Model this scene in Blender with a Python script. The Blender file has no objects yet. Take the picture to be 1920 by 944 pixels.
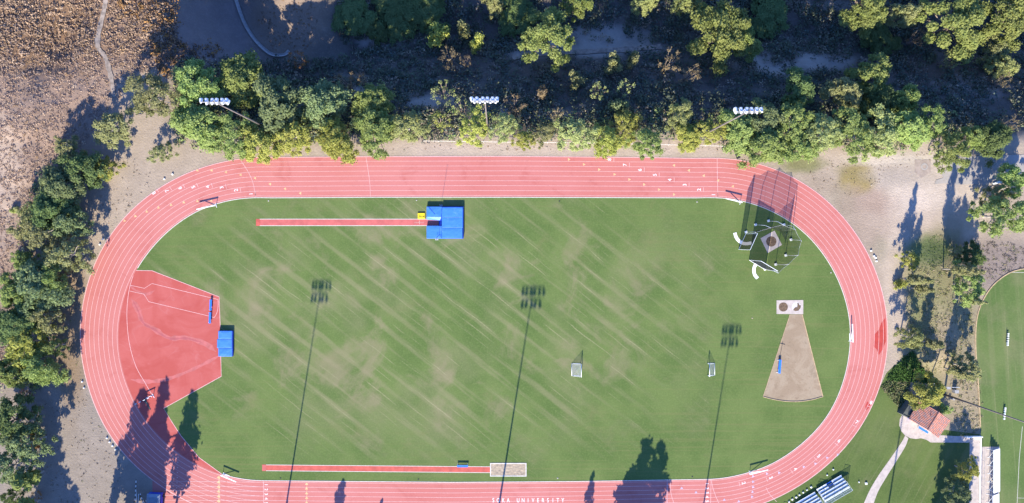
import bpy, bmesh, math, random
import numpy as np
from mathutils import Vector, Matrix

random.seed(7)
RNG = np.random.default_rng(11)
S = 0.12                       # metres per photo pixel on the ground
H = 158.5                      # height of the camera
NX, NY = 935.0, 452.0          # photo pixel straight below the camera
scene = bpy.context.scene
COL = scene.collection
R = math.radians
SUN_EL, SUN_AZ = R(28.0), R(9.0)          # shadows run north and a little east
SH = Vector((math.sin(SUN_AZ), math.cos(SUN_AZ), 0))


def P(px, py, z=0.0):
    k = S * (H - z) / H
    return Vector(((px - NX) * k, (NY - py) * k, z))


# ------------------------------------------------------------------ terrain
def sst(t):
    t = np.clip(t, 0, 1)
    return t * t * (3 - 2 * t)


def vnoise(x, y, seed=0):
    xi, yi = np.floor(x).astype(np.int64), np.floor(y).astype(np.int64)
    fx, fy = sst(x - xi), sst(y - yi)

    def h(a, b):
        n = (a * 374761393 + b * 668265263 + seed * 1442695041) & 0xffffffff
        n = ((n ^ (n >> 13)) * 1274126177) & 0xffffffff
        return ((n ^ (n >> 16)) & 0xffff) / 65535.0
    return (h(xi, yi) * (1 - fx) + h(xi + 1, yi) * fx) * (1 - fy) + (h(xi, yi + 1) * (1 - fx) + h(xi + 1, yi + 1) * fx) * fy


def fbm(x, y, seed=0, o=4):
    s, a, t = 0, 0.5, 0
    for i in range(o):
        s = s + a * vnoise(x * 2 ** i, y * 2 ** i, seed + i * 17)
        t += a
        a *= 0.5
    return s / t


def terr(x, y):
    x = np.asarray(x, float)
    y = np.asarray(y, float)
    X, Y = NX + x / S, NY - y / S
    w = sst((X - 265 - 0.25 * np.clip(Y, -300, 300)) / 170)
    edge = 256 + 14 * (vnoise(X / 90, X * 0, 5) - 0.5) + 14 * sst((X - 1480) / 160) + 10 * sst((X - 1800) / 60)
    d = (edge - Y) * S
    rav = -15.0 * sst(d / 31.0) + 9.0 * sst((d - 70) / 60)
    rav = rav + 11.0 * np.exp(-((X - 545) / 85) ** 2 - ((Y + 35) / 95) ** 2)
    wild = np.clip(d / 8, 0, 1)
    rav = rav + wild * 2.4 * (fbm(x / 9, y / 9, 3) - 0.5)
    lim = np.interp(Y, [-400, 0, 150, 230, 300, 400, 520, 700, 950, 1400], [300, 240, 210, 170, 110, 70, 40, 20, 20, 20])
    hill = 5.5 * sst((lim - X) / 330)
    hw = sst((lim - X) / 60) * sst((760 - Y) / 160)
    hill = hill + hw * 2.6 * (fbm(x / 11, y / 11, 9) - 0.5)
    g = np.exp(-((X - 120 + 0.5 * (Y - 60)) / 34) ** 2) * sst((230 - Y) / 150)
    hill = hill - 2.5 * g * sst((lim - X) / 60)
    bank = 1.5 * sst((60 - np.abs(X - 1755)) / 50) * sst((Y - 440) / 70) * sst((705 - Y) / 50)
    return w * rav + (1 - w) * hill + bank


def tz(x, y):
    return float(terr(np.array([x]), np.array([y]))[0])


def G(px, py, dz=0.0):
    """the spot on the ground under the thing that shows at this photo pixel, dz above the ground"""
    z = 0.0
    for _ in range(12):
        p = P(px, py, z + dz)
        z = 0.5 * z + 0.5 * tz(p.x, p.y)
    p = P(px, py, z + dz)
    return Vector((p.x, p.y, tz(p.x, p.y)))


# ------------------------------------------------------------------ materials
class NT:
    def __init__(self, name):
        self.m = bpy.data.materials.new(name)
        self.m.use_nodes = True
        self.t = self.m.node_tree
        self.t.nodes.clear()
        self.out = self.n('ShaderNodeOutputMaterial')
        self._pos = None

    def n(self, typ, **kw):
        o = self.t.nodes.new(typ)
        for k, v in kw.items():
            setattr(o, k, v)
        return o

    def set(self, sock, v):
        if isinstance(v, bpy.types.NodeSocket):
            self.t.links.new(v, sock)
        elif v is not None:
            if isinstance(v, tuple) and len(v) == 3 and sock.type == 'RGBA':
                v = (*v, 1)
            sock.default_value = v

    def pos(self, obj=False):
        if obj:
            return self.n('ShaderNodeTexCoord').outputs['Object']
        if self._pos is None:
            self._pos = self.n('ShaderNodeNewGeometry').outputs['Position']
        return self._pos

    def map(self, rot=(0, 0, 0), scale=(1, 1, 1), loc=(0, 0, 0), vec=None):
        m = self.n('ShaderNodeMapping', vector_type='TEXTURE')
        self.set(m.inputs['Vector'], vec or self.pos())
        m.inputs['Rotation'].default_value = rot
        m.inputs['Scale'].default_value = scale
        m.inputs['Location'].default_value = loc
        return m.outputs[0]

    def noise(self, scale, detail=3, rough=.55, vec=None, dist=0.0):
        o = self.n('ShaderNodeTexNoise')
        self.set(o.inputs['Vector'], vec or self.pos())
        o.inputs['Scale'].default_value = scale
        o.inputs['Detail'].default_value = detail
        o.inputs['Roughness'].default_value = rough
        o.inputs['Distortion'].default_value = dist
        return o.outputs[0]

    def ramp(self, v, a, b, lo=0.0, hi=1.0):
        o = self.n('ShaderNodeMapRange', interpolation_type='SMOOTHSTEP')
        self.set(o.inputs[0], v)
        for i, q in enumerate((a, b, lo, hi)):
            o.inputs[i + 1].default_value = q
        return o.outputs[0]

    def math(self, op, a, b=None):
        o = self.n('ShaderNodeMath', operation=op)
        self.set(o.inputs[0], a)
        if b is not None:
            self.set(o.inputs[1], b)
        return o.outputs[0]

    def mix(self, f, a, b, mode='MIX'):
        o = self.n('ShaderNodeMix', data_type='RGBA', blend_type=mode)
        self.set(o.inputs[0], f)
        self.set(o.inputs[6], a)
        self.set(o.inputs[7], b)
        return o.outputs[2]

    def bsdf(self, col, rough=.8, spec=.3, metal=0.0, bump=None, bstr=.3, bdist=.05):
        b = self.n('ShaderNodeBsdfPrincipled')
        self.set(b.inputs['Base Color'], col)
        self.set(b.inputs['Roughness'], rough)
        b.inputs['Specular IOR Level'].default_value = spec
        b.inputs['Metallic'].default_value = metal
        if bump is not None:
            q = self.n('ShaderNodeBump')
            q.inputs['Strength'].default_value = bstr
            q.inputs['Distance'].default_value = bdist
            self.set(q.inputs['Height'], bump)
            self.t.links.new(q.outputs[0], b.inputs['Normal'])
        self.t.links.new(b.outputs[0], self.out.inputs[0])
        return b


M = {}


def simple(name, col, rough=.6, var=.12, scale=3.0, spec=.3, metal=0.0, obj=False):
    n = NT(name)
    a = tuple(c * (1 - var) for c in col)
    b = tuple(min(1, c * (1 + var)) for c in col)
    v = n.noise(scale, 4, .6, vec=n.pos(obj))
    n.bsdf(n.mix(n.ramp(v, .3, .7), a, b), rough, spec, metal, bump=v, bstr=.08)
    M[name] = n.m
    return n.m


simple('white_paint', (.78, .78, .78), .45, .06)
simple('white_metal', (.72, .73, .75), .4, .06, spec=.5)
simple('aluminium', (.34, .36, .40), .5, .12)
simple('grey_metal', (.32, .31, .31), .5, .15)
simple('dark_metal', (.05, .05, .055), .5, .2)
simple('mast_steel', (.17, .14, .13), .6, .2, 1.5)
simple('pale_concrete', (.42, .355, .32), .9, .12, 1.2)
simple('grey_concrete', (.33, .3, .28), .9, .15, 2.0)
simple('blue_vinyl', (.045, .2, .62), .45, .10, .9, spec=.4)
simple('blue_vinyl_deep', (.02, .06, .42), .5, .15, 1.2, spec=.4)
simple('blue_plastic', (.03, .17, .72), .4, .08)
simple('yellow_plastic', (.72, .55, .02), .5, .08)
simple('black_paint', (.02, .02, .022), .5, .2)
simple('circle_pale', (.50, .46, .44), .85, .12, 2.0)
simple('kerb_white', (.52, .48, .43), .7, .12, 2.5)
simple('sand', (.33, .26, .19), .95, .16, 2.2)
simple('yard_dirt', (.30, .24, .205), .95, .15, 1.0)
simple('trail_dirt', (.25, .20, .165), .95, .3, 1.2)
simple('circle_dirt', (.13, .085, .055), .9, .35, 2.4)
simple('wood_edge', (.4, .29, .17), .85, .2, 2)
simple('bark', (.22, .17, .13), .9, .3, 2.0, obj=True)
simple('bark_pale', (.34, .30, .27), .85, .2, 2.0, obj=True)
simple('twig', (.3, .23, .19), .9, .25, 2.0, obj=True)
simple('slate_cover_and_shade', (.085, .09, .082), .9, .2, 1.5)
simple('cart_roof', (.2, .25, .33), .5, .12, 1.0)
simple('stone_white', (.68, .66, .62), .8, .12, 4.0)
simple('line_paint', (.60, .36, .35), .7, .12, 1.6)
simple('number_paint', (.74, .64, .62), .7, .1, 1.6)
simple('yellow_paint', (.60, .36, .19), .7, .15, 1.6)
simple('chute_paint', (.56, .34, .26), .7, .15, 1.6)
simple('pale_blue_paint', (.42, .33, .42), .7, .15, 1.6)
simple('wash_pale', (.395, .112, .106), .85, .14, .9)
simple('wash_dark', (.345, .088, .092), .8, .12, .9)
simple('wet_rubber', (.38, .055, .045), .45, .10, .8)
simple('runway_rubber', (.43, .088, .068), .8, .16, .7)
simple('runway_faded', (.45, .11, .10), .8, .12, .6)
simple('dark_hide', (.03, .03, .035), .7, .2)


def vinyl(name, col, pale):
    n = NT(name)
    cr = n.noise(1.0, 4, .7, vec=n.map((0, 0, R(48)), (2.6, .35, 1)), dist=.8)
    sc = n.noise(.55, 5, .7, dist=.5)
    c = n.mix(n.ramp(cr, .52, .60, 0, .45), col, tuple(q * .72 for q in col))
    c = n.mix(n.ramp(sc, .56, .70, 0, .5), c, pale)
    c = n.mix(n.ramp(n.noise(6, 2), .6, .8, 0, .3), c, tuple(q * .8 for q in col))
    n.bsdf(c, .5, .4, bump=cr, bstr=.5, bdist=.05)
    M[name] = n.m


vinyl('blue_vinyl', (.042, .175, .56), (.12, .27, .60))


def track_mat(name, base, pale, dark):
    n = NT(name)
    big = n.noise(.035, 3, .6)
    mid = n.noise(.22, 4, .65, dist=.6)
    fine = n.noise(5.0, 2, .7)
    c = n.mix(n.ramp(big, .3, .7), base, pale)
    c = n.mix(n.ramp(mid, .52, .76, 0, .65), c, dark)
    c = n.mix(n.ramp(n.noise(.5, 5, .75, dist=1.0), .60, .75, 0, .35), c, tuple(q * 1.12 for q in pale))
    c = n.mix(n.ramp(fine, .3, .75, 0, .22), c, tuple(q * .7 for q in base))
    n.bsdf(c, .85, .2, bump=fine, bstr=.15, bdist=.02)
    M[name] = n.m


track_mat('track_rubber', (.435, .140, .122), (.47, .170, .153), (.365, .097, .083))


def apron_mat():
    n = NT('apron_rubber')
    mid = n.noise(.12, 4, .6, dist=1.2)
    st = n.noise(1.0, 4, .6, vec=n.map((0, 0, R(8)), (9, 2.2, 1)))
    veil = n.noise(.075, 2, .5, dist=2.4)
    band = n.math('ABSOLUTE', n.math('SUBTRACT', veil, .5))
    fine = n.noise(5.0, 2, .7)
    c = n.mix(n.ramp(mid, .35, .7), (.365, .074, .062), (.415, .104, .092))
    c = n.mix(n.ramp(st, .5, .75, 0, .5), c, (.33, .054, .046))
    c = n.mix(n.math('MULTIPLY', n.ramp(band, .0, .02, .16, 0), n.ramp(mid, .45, .6)), c, (.44, .20, .20))
    c = n.mix(n.ramp(fine, .3, .75, 0, .2), c, (.34, .06, .05))
    n.bsdf(c, .85, .2, bump=fine, bstr=.15, bdist=.02)
    M['apron_rubber'] = n.m


apron_mat()


def grass_mat(name, ang, cx, cy, rx, ry, amount, green=(.112, .152, .047), tan=(.25, .22, .125), dark=(.076, .118, .033), mow=0.0):
    n = NT(name)
    fine = n.noise(2.6, 4, .75)
    fine2 = n.noise(9, 2, .7)
    mid = n.noise(.10, 4, .6)
    wob = n.noise(.12, 2, .5)
    # coordinate across the mown bands, gently wandering
    m0 = n.map((0, 0, R(ang)), (1, 1, 1))
    sx = n.n('ShaderNodeSeparateXYZ')
    n.set(sx.inputs[0], m0)
    v = n.math('ADD', sx.outputs[1], n.math('MULTIPLY', wob, .9))
    pick_b = n.noise(1.0, 2, .5, vec=n.map((0, 0, R(ang)), (22, 1.7, 1)))
    band = n.math('SINE', n.math('MULTIPLY', v, 2 * math.pi / 3.5))
    band = n.math('MULTIPLY', n.ramp(band, -.1, .9), n.ramp(pick_b, .36, .66))
    fr = n.math('ABSOLUTE', n.math('SUBTRACT', n.math('FRACT', n.math('MULTIPLY', v, 1 / 1.75)), .5))
    pick_l = n.noise(1.0, 2, .55, vec=n.map((0, 0, R(ang)), (15, 1.1, 1), loc=(5, 2, 0)))
    line = n.math('MULTIPLY', n.ramp(fr, .025, .09, 1, 0), n.ramp(pick_l, .50, .66))
    # worn middle: spread with an uneven rim
    d = n.map((0, 0, 0), (rx, ry, 1000), loc=(cx, cy, 0))
    ln = n.n('ShaderNodeVectorMath', operation='LENGTH')
    n.set(ln.inputs[0], d)
    rim = n.math('ADD', ln.outputs['Value'], n.math('MULTIPLY', n.math('SUBTRACT', mid, .5), 1.1))
    mask = n.math('MULTIPLY', n.ramp(rim, .5, 1.1, 1, 0), amount)
    patch = n.ramp(n.noise(.09, 4, .65, dist=.5), .50, .70)
    patch2 = n.ramp(n.noise(.05, 3, .6, vec=n.map((0, 0, 0), (1, 1, 1), loc=(40, 9, 0))), .46, .66)
    c = n.mix(n.ramp(mid, .35, .68), dark, green)
    c = n.mix(n.math('MULTIPLY', n.ramp(fine, .42, .70), .4), c, tuple(q * 1.45 for q in green))
    c = n.mix(n.math('MULTIPLY', mask, n.math('MULTIPLY', patch2, .30)), c, tan)
    c = n.mix(n.math('MULTIPLY', mask, n.math('MULTIPLY', band, .40)), c, tan)
    c = n.mix(n.math('MULTIPLY', mask, n.math('MULTIPLY', patch, .52)), c, (.255, .20, .13))
    c = n.mix(n.math('MULTIPLY', mask, n.math('MULTIPLY', line, n.ramp(fine, .3, .6, .25, .60))), c, (.29, .26, .15))
    # straight mower lines along the edge and general wear
    if mow:
        ml = n.noise(1.0, 2, .5, vec=n.map((0, 0, 0), (26, .5, 1)))
        c = n.mix(n.math('MULTIPLY', n.math('SUBTRACT', 1.0, mask), n.ramp(ml, .5, .68, 0, mow)), c, (.15, .155, .06))
    wear = n.ramp(n.noise(.16, 5, .7, dist=.9), .54, .78, 0, .38)
    c = n.mix(wear, c, (.165, .155, .07))
    c = n.mix(n.ramp(fine2, .45, .8, 0, .35), c, tuple(q * .55 for q in green))
    n.bsdf(c, .95, .1, bump=fine, bstr=.35, bdist=.06)
    M[name] = n.m


grass_mat('infield_grass', -38, -14, -17, 72, 36, 1.0, mow=.4)
grass_mat('field_grass', -86, 112, -30, 16, 60, .45, green=(.100, .142, .045), dark=(.074, .117, .035))
grass_mat('lawn_grass', 62, 96, -50, 20, 22, .35, green=(.096, .130, .038), dark=(.066, .098, .028))


def terrain_mat():
    n = NT('terrain_soil')
    a = n.n('ShaderNodeAttribute', attribute_name='Col').outputs['Color']
    big = n.noise(.30, 6, .75, dist=.4)
    fine = n.noise(2.2, 5, .75)
    grit = n.noise(7.0, 3, .7)
    c = n.mix(n.ramp(big, .5, .72, 0, .42), a, (.50, .42, .36), 'MULTIPLY')
    c = n.mix(n.ramp(big, .35, .75, .82, 1.0), (0, 0, 0), a, 'MIX')
    c = n.mix(n.ramp(fine, .5, .72, 0, .3), c, n.mix(.4, a, (.5, .42, .33)))
    c = n.mix(n.ramp(grit, .52, .75, 0, .25), c, (.11, .08, .058))
    n.bsdf(c, .97, .1, bump=fine, bstr=.6, bdist=.2)
    M['terrain'] = n.m


terrain_mat()


def leaf_mat(name, col, col2, trans=.42):
    n = NT(name)
    oi = n.n('ShaderNodeObjectInfo').outputs['Random']
    v = n.noise(.55, 3, .6)
    f = n.noise(3.5, 2, .6)
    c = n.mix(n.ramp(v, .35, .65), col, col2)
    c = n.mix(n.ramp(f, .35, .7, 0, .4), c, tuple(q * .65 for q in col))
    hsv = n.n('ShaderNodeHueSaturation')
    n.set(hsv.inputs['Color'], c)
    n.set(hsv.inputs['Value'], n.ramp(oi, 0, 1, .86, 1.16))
    n.set(hsv.inputs['Hue'], n.ramp(oi, 0, 1, .49, .51))
    d = n.n('ShaderNodeBsdfDiffuse')
    t = n.n('ShaderNodeBsdfTranslucent')
    n.set(d.inputs[0], hsv.outputs[0])
    n.set(t.inputs[0], hsv.outputs[0])
    mx = n.n('ShaderNodeMixShader')
    mx.inputs[0].default_value = trans
    n.t.links.new(d.outputs[0], mx.inputs[1])
    n.t.links.new(t.outputs[0], mx.inputs[2])
    n.t.links.new(mx.outputs[0], n.out.inputs[0])
    M[name] = n.m


leaf_mat('leaf_green', (0.253, 0.314, 0.098), (0.330, 0.388, 0.134))
leaf_mat('leaf_bright', (0.277, 0.366, 0.113), (0.354, 0.425, 0.147))
leaf_mat('leaf_yellow', (0.354, 0.373, 0.091), (0.461, 0.446, 0.127))
leaf_mat('leaf_olive', (0.285, 0.293, 0.127), (0.362, 0.352, 0.168))
leaf_mat('leaf_pale', (0.340, 0.372, 0.144), (0.410, 0.426, 0.173))
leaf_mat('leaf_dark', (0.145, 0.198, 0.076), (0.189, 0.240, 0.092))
leaf_mat('leaf_blue', (0.208, 0.264, 0.120), (0.261, 0.307, 0.147))
leaf_mat('leaf_brown', (0.269, 0.208, 0.120), (0.337, 0.256, 0.148))
leaf_mat('leaf_rust', (0.312, 0.154, 0.063), (0.399, 0.208, 0.080))
leaf_mat('leaf_lime', (0.249, 0.292, 0.091), (0.312, 0.339, 0.114))


def stuff_leaf(name):
    n = NT(name)
    a = n.n('ShaderNodeAttribute', attribute_name='Col').outputs['Color']
    f = n.noise(2.5, 2, .6)
    c = n.mix(n.ramp(f, .3, .7, 0, .4), a, n.mix(.5, a, (0.02, .02, .015)))
    d = n.n('ShaderNodeBsdfDiffuse')
    n.set(d.inputs[0], c)
    n.t.links.new(d.outputs[0], n.out.inputs[0])
    M[name] = n.m


stuff_leaf('undergrowth')


def net_mat(name, col, fac):
    n = NT(name)
    t = n.n('ShaderNodeBsdfTransparent')
    d = n.n('ShaderNodeBsdfDiffuse')
    v = n.noise(1.5, 3)
    n.set(d.inputs[0], n.mix(n.ramp(v, .3, .7), tuple(q * .8 for q in col), col))
    mx = n.n('ShaderNodeMixShader')
    mx.inputs[0].default_value = fac
    n.t.links.new(t.outputs[0], mx.inputs[1])
    n.t.links.new(d.outputs[0], mx.inputs[2])
    n.t.links.new(mx.outputs[0], n.out.inputs[0])
    M[name] = n.m


net_mat('cage_net', (.045, .05, .045), .42)
net_mat('gate_net', (.03, .033, .04), .74)
net_mat('goal_net', (.55, .55, .55), .30)
net_mat('rail_mesh', (.42, .47, .47), .45)


def banded():
    n = NT('banded_paint')
    sx = n.n('ShaderNodeSeparateXYZ')
    n.set(sx.inputs[0], n.pos(True))
    f = n.math('FRACT', n.math('MULTIPLY', sx.outputs[0], 1.0))
    n.bsdf(n.mix(n.math('GREATER_THAN', f, .5), (.74, .74, .74), (.02, .02, .022)), .45, .3)
    M['banded_paint'] = n.m


banded()


def tile_mat():
    n = NT('clay_tiles')
    vo = n.n('ShaderNodeTexVoronoi')
    n.set(vo.inputs['Vector'], n.map((0, 0, R(31)), (.26, .42, .5)))
    vo.inputs['Scale'].default_value = 1.0
    w = n.n('ShaderNodeSeparateColor')
    n.set(w.inputs[0], vo.outputs['Color'])
    c = n.mix(w.outputs[0], (.35, .145, .105), (.44, .21, .165))
    c = n.mix(n.ramp(w.outputs[1], .60, .72, 0, .8), c, (.23, .165, .17))
    n.bsdf(c, .85, .2)
    M['clay_tiles'] = n.m


tile_mat()


def pit_mat():
    n = NT('sector_dirt')
    a = n.noise(.16, 5, .7, dist=.6)
    b = n.noise(2.4, 4, .75)
    e = n.noise(.55, 5, .75, dist=.8)
    c = n.mix(n.ramp(a, .38, .62), (.265, .195, .132), (.335, .262, .185))
    c = n.mix(n.ramp(a, .52, .66, 0, .6), c, (.185, .135, .09))
    c = n.mix(n.ramp(e, .54, .68, 0, .45), c, (.16, .115, .075))
    c = n.mix(n.ramp(b, .52, .74, 0, .45), c, (.15, .12, .07))
    n.bsdf(c, .97, .1, bump=b, bstr=.4)
    M['sector_dirt'] = n.m


pit_mat()


def road_mat():
    n = NT('old_asphalt')
    a = n.noise(.4, 5, .65)
    b = n.noise(5, 3, .7)
    c = n.mix(n.ramp(a, .35, .65), (.29, .26, .235), (.35, .31, .28))
    c = n.mix(n.ramp(b, .5, .75, 0, .35), c, (.12, .11, .10))
    n.bsdf(c, .95, .1)
    M['old_asphalt'] = n.m


road_mat()


# ------------------------------------------------------------------ mesh helpers
class MB:
    def __init__(self):
        self.v, self.f = [], []

    def add(self, vs, fs):
        o = len(self.v)
        self.v += [tuple(q) for q in vs]
        self.f += [tuple(i + o for i in g) for g in fs]
        return self

    def box(self, c, d, rz=0.0, mat=None):
        hx, hy, hz = d[0] / 2, d[1] / 2, d[2] / 2
        vs = [Vector((sx * hx, sy * hy, sz * hz)) for sz in (-1, 1) for sy in (-1, 1) for sx in (-1, 1)]
        m = mat or Matrix.Rotation(rz, 3, 'Z')
        vs = [m @ v + Vector(c) for v in vs]
        return self.add(vs, [(0, 2, 3, 1), (4, 5, 7, 6), (0, 1, 5, 4), (2, 6, 7, 3), (0, 4, 6, 2), (1, 3, 7, 5)])

    def bar(self, a, b, w, h):
        """a square bar between two points"""
        a, b = Vector(a), Vector(b)
        d = b - a
        z = d.normalized()
        up = Vector((0, 0, 1)) if abs(z.z) < .95 else Vector((1, 0, 0))
        x = up.cross(z).normalized()
        y = z.cross(x)
        m = Matrix((x, y, z)).transposed()
        return self.box((a + b) / 2, (w, h, d.length), mat=m)

    def tube(self, pts, rad, n=8, cap=True):
        pts = [Vector(p) for p in pts]
        rad = rad if isinstance(rad, (list, tuple)) else [rad] * len(pts)
        vs, fs = [], []
        for i, p in enumerate(pts):
            d = (pts[min(i + 1, len(pts) - 1)] - pts[max(i - 1, 0)]).normalized()
            u = d.cross(Vector((0, 0, 1)) if abs(d.z) < .9 else Vector((1, 0, 0))).normalized()
            w = d.cross(u)
            for k in range(n):
                a = 2 * math.pi * k / n
                vs.append(p + (u * math.cos(a) + w * math.sin(a)) * rad[i])
        for i in range(len(pts) - 1):
            for k in range(n):
                a, b = i * n + k, i * n + (k + 1) % n
                fs.append((a, b, b + n, a + n))
        if cap:
            fs.append(tuple(range(n))[::-1])
            fs.append(tuple((len(pts) - 1) * n + k for k in range(n)))
        return self.add(vs, fs)

    def prism(self, poly, z0, z1):
        """a flat polygon given thickness"""
        n = len(poly)
        vs = [(p[0], p[1], z0) for p in poly] + [(p[0], p[1], z1) for p in poly]
        fs = [tuple(range(n))[::-1], tuple(range(n, 2 * n))] + [(i, (i + 1) % n, n + (i + 1) % n, n + i) for i in range(n)]
        return self.add(vs, fs)

    def strip(self, pts, w, z, closed=False):
        """a ribbon along points at height z"""
        pts = [Vector((p[0], p[1], 0)) for p in pts]
        vs, fs = [], []
        n = len(pts)
        for i, p in enumerate(pts):
            a = pts[i - 1] if (i or closed) else p
            b = pts[(i + 1) % n] if (i < n - 1 or closed) else p
            d = (b - a).normalized()
            nn = Vector((-d.y, d.x, 0)) * w / 2
            vs += [(p + nn).to_tuple()[:2] + (z,), (p - nn).to_tuple()[:2] + (z,)]
        for i in range(n if closed else n - 1):
            a, b = 2 * i, 2 * ((i + 1) % n)
            fs.append((a, a + 1, b + 1, b))
        return self.add(vs, fs)

    def build(self, name, mat, parent=None, smooth=False):
        me = bpy.data.meshes.new(name)
        me.from_pydata(self.v, [], self.f)
        if any(len(f) > 4 for f in self.f):
            bm = bmesh.new()
            bm.from_mesh(me)
            bmesh.ops.triangulate(bm, faces=[f for f in bm.faces if len(f.verts) > 4])
            bm.to_mesh(me)
            bm.free()
        if smooth:
            me.polygons.foreach_set('use_smooth', [True] * len(me.polygons))
        me.materials.append(M[mat] if isinstance(mat, str) else mat)
        o = bpy.data.objects.new(name, me)
        COL.objects.link(o)
        o.parent = parent
        return o


def quads_object(name, V, mat, parent=None, col=None):
    """a mesh of loose four-cornered leaves from an (N,4,3) array"""
    n = len(V)
    me = bpy.data.meshes.new(name)
    me.vertices.add(n * 4)
    me.vertices.foreach_set('co', V.reshape(-1).astype(np.float32))
    me.loops.add(n * 4)
    me.loops.foreach_set('vertex_index', np.arange(n * 4, dtype=np.int32))
    me.polygons.add(n)
    me.polygons.foreach_set('loop_start', np.arange(0, n * 4, 4, dtype=np.int32))
    me.update(calc_edges=True)
    if col is not None:
        a = me.color_attributes.new('Col', 'FLOAT_COLOR', 'POINT')
        c = np.concatenate([np.repeat(col, 4, 0), np.ones((n * 4, 1))], 1)
        a.data.foreach_set('color', c.reshape(-1).astype(np.float32))
    me.materials.append(M[mat])
    o = bpy.data.objects.new(name, me)
    COL.objects.link(o)
    o.parent = parent
    return o


def leaf_quads(C, N, size, rng, aspect=.6):
    N = N / np.maximum(np.linalg.norm(N, axis=1, keepdims=True), 1e-6)
    r = rng.normal(size=C.shape)
    T = np.cross(N, r)
    T /= np.maximum(np.linalg.norm(T, axis=1, keepdims=True), 1e-6)
    B = np.cross(N, T)
    s = size[:, None]
    return np.stack([C - T * s, C - B * s * aspect, C + T * s, C + B * s * aspect], 1)


def tag(o, label=None, cat=None, group=None, kind=None):
    if label:
        o['label'] = label
    if cat:
        o['category'] = cat
    if group:
        o['group'] = group
    if kind:
        o['kind'] = kind
    return o


def empty(name, loc=(0, 0, 0), rz=0.0, label=None, cat=None, group=None):
    o = bpy.data.objects.new(name, None)
    o.empty_display_size = .5
    COL.objects.link(o)
    o.location = loc
    o.rotation_euler = (0, 0, rz)
    return tag(o, label, cat, group)


KIDS = {}


def copy_tree(o, parent=None):
    c = o.copy()
    COL.objects.link(c)
    c.parent = parent
    for ch in list(o.children):
        copy_tree(ch, c)
    return c


def smooth_line(pts, n=8):
    """Catmull-Rom through 2-D points"""
    p = [Vector(q) for q in pts]
    p = [2 * p[0] - p[1]] + p + [2 * p[-1] - p[-2]]
    out = []
    for i in range(1, len(p) - 2):
        for k in range(n):
            t = k / n
            out.append(.5 * (2 * p[i] + (p[i + 1] - p[i - 1]) * t + (2 * p[i - 1] - 5 * p[i] + 4 * p[i + 1] - p[i + 2]) * t * t
                             + (3 * p[i] - p[i - 1] - 3 * p[i + 1] + p[i + 2]) * t ** 3))
    return out + [p[-2]]


def PP(pts, z=0.0):
    return [P(a, b, z) for a, b in pts]


# ------------------------------------------------------------------ ground
def blob(X, Y, cx, cy, rx, ry, soft=.35, jit=None):
    d = np.sqrt(((X - cx) / rx) ** 2 + ((Y - cy) / ry) ** 2)
    if jit is not None:
        d = d + jit
    return sst((1 + soft - d) / (2 * soft))


def axis(lo, hi, fine, far):
    a = list(np.arange(lo, hi + 1e-6, fine))
    s, x = fine, hi
    while x < far:
        s *= 1.35
        x += s
        a.append(x)
    s, x = fine, lo
    pre = []
    while x > -far:
        s *= 1.35
        x -= s
        pre.append(x)
    return np.array(pre[::-1] + a)


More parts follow.
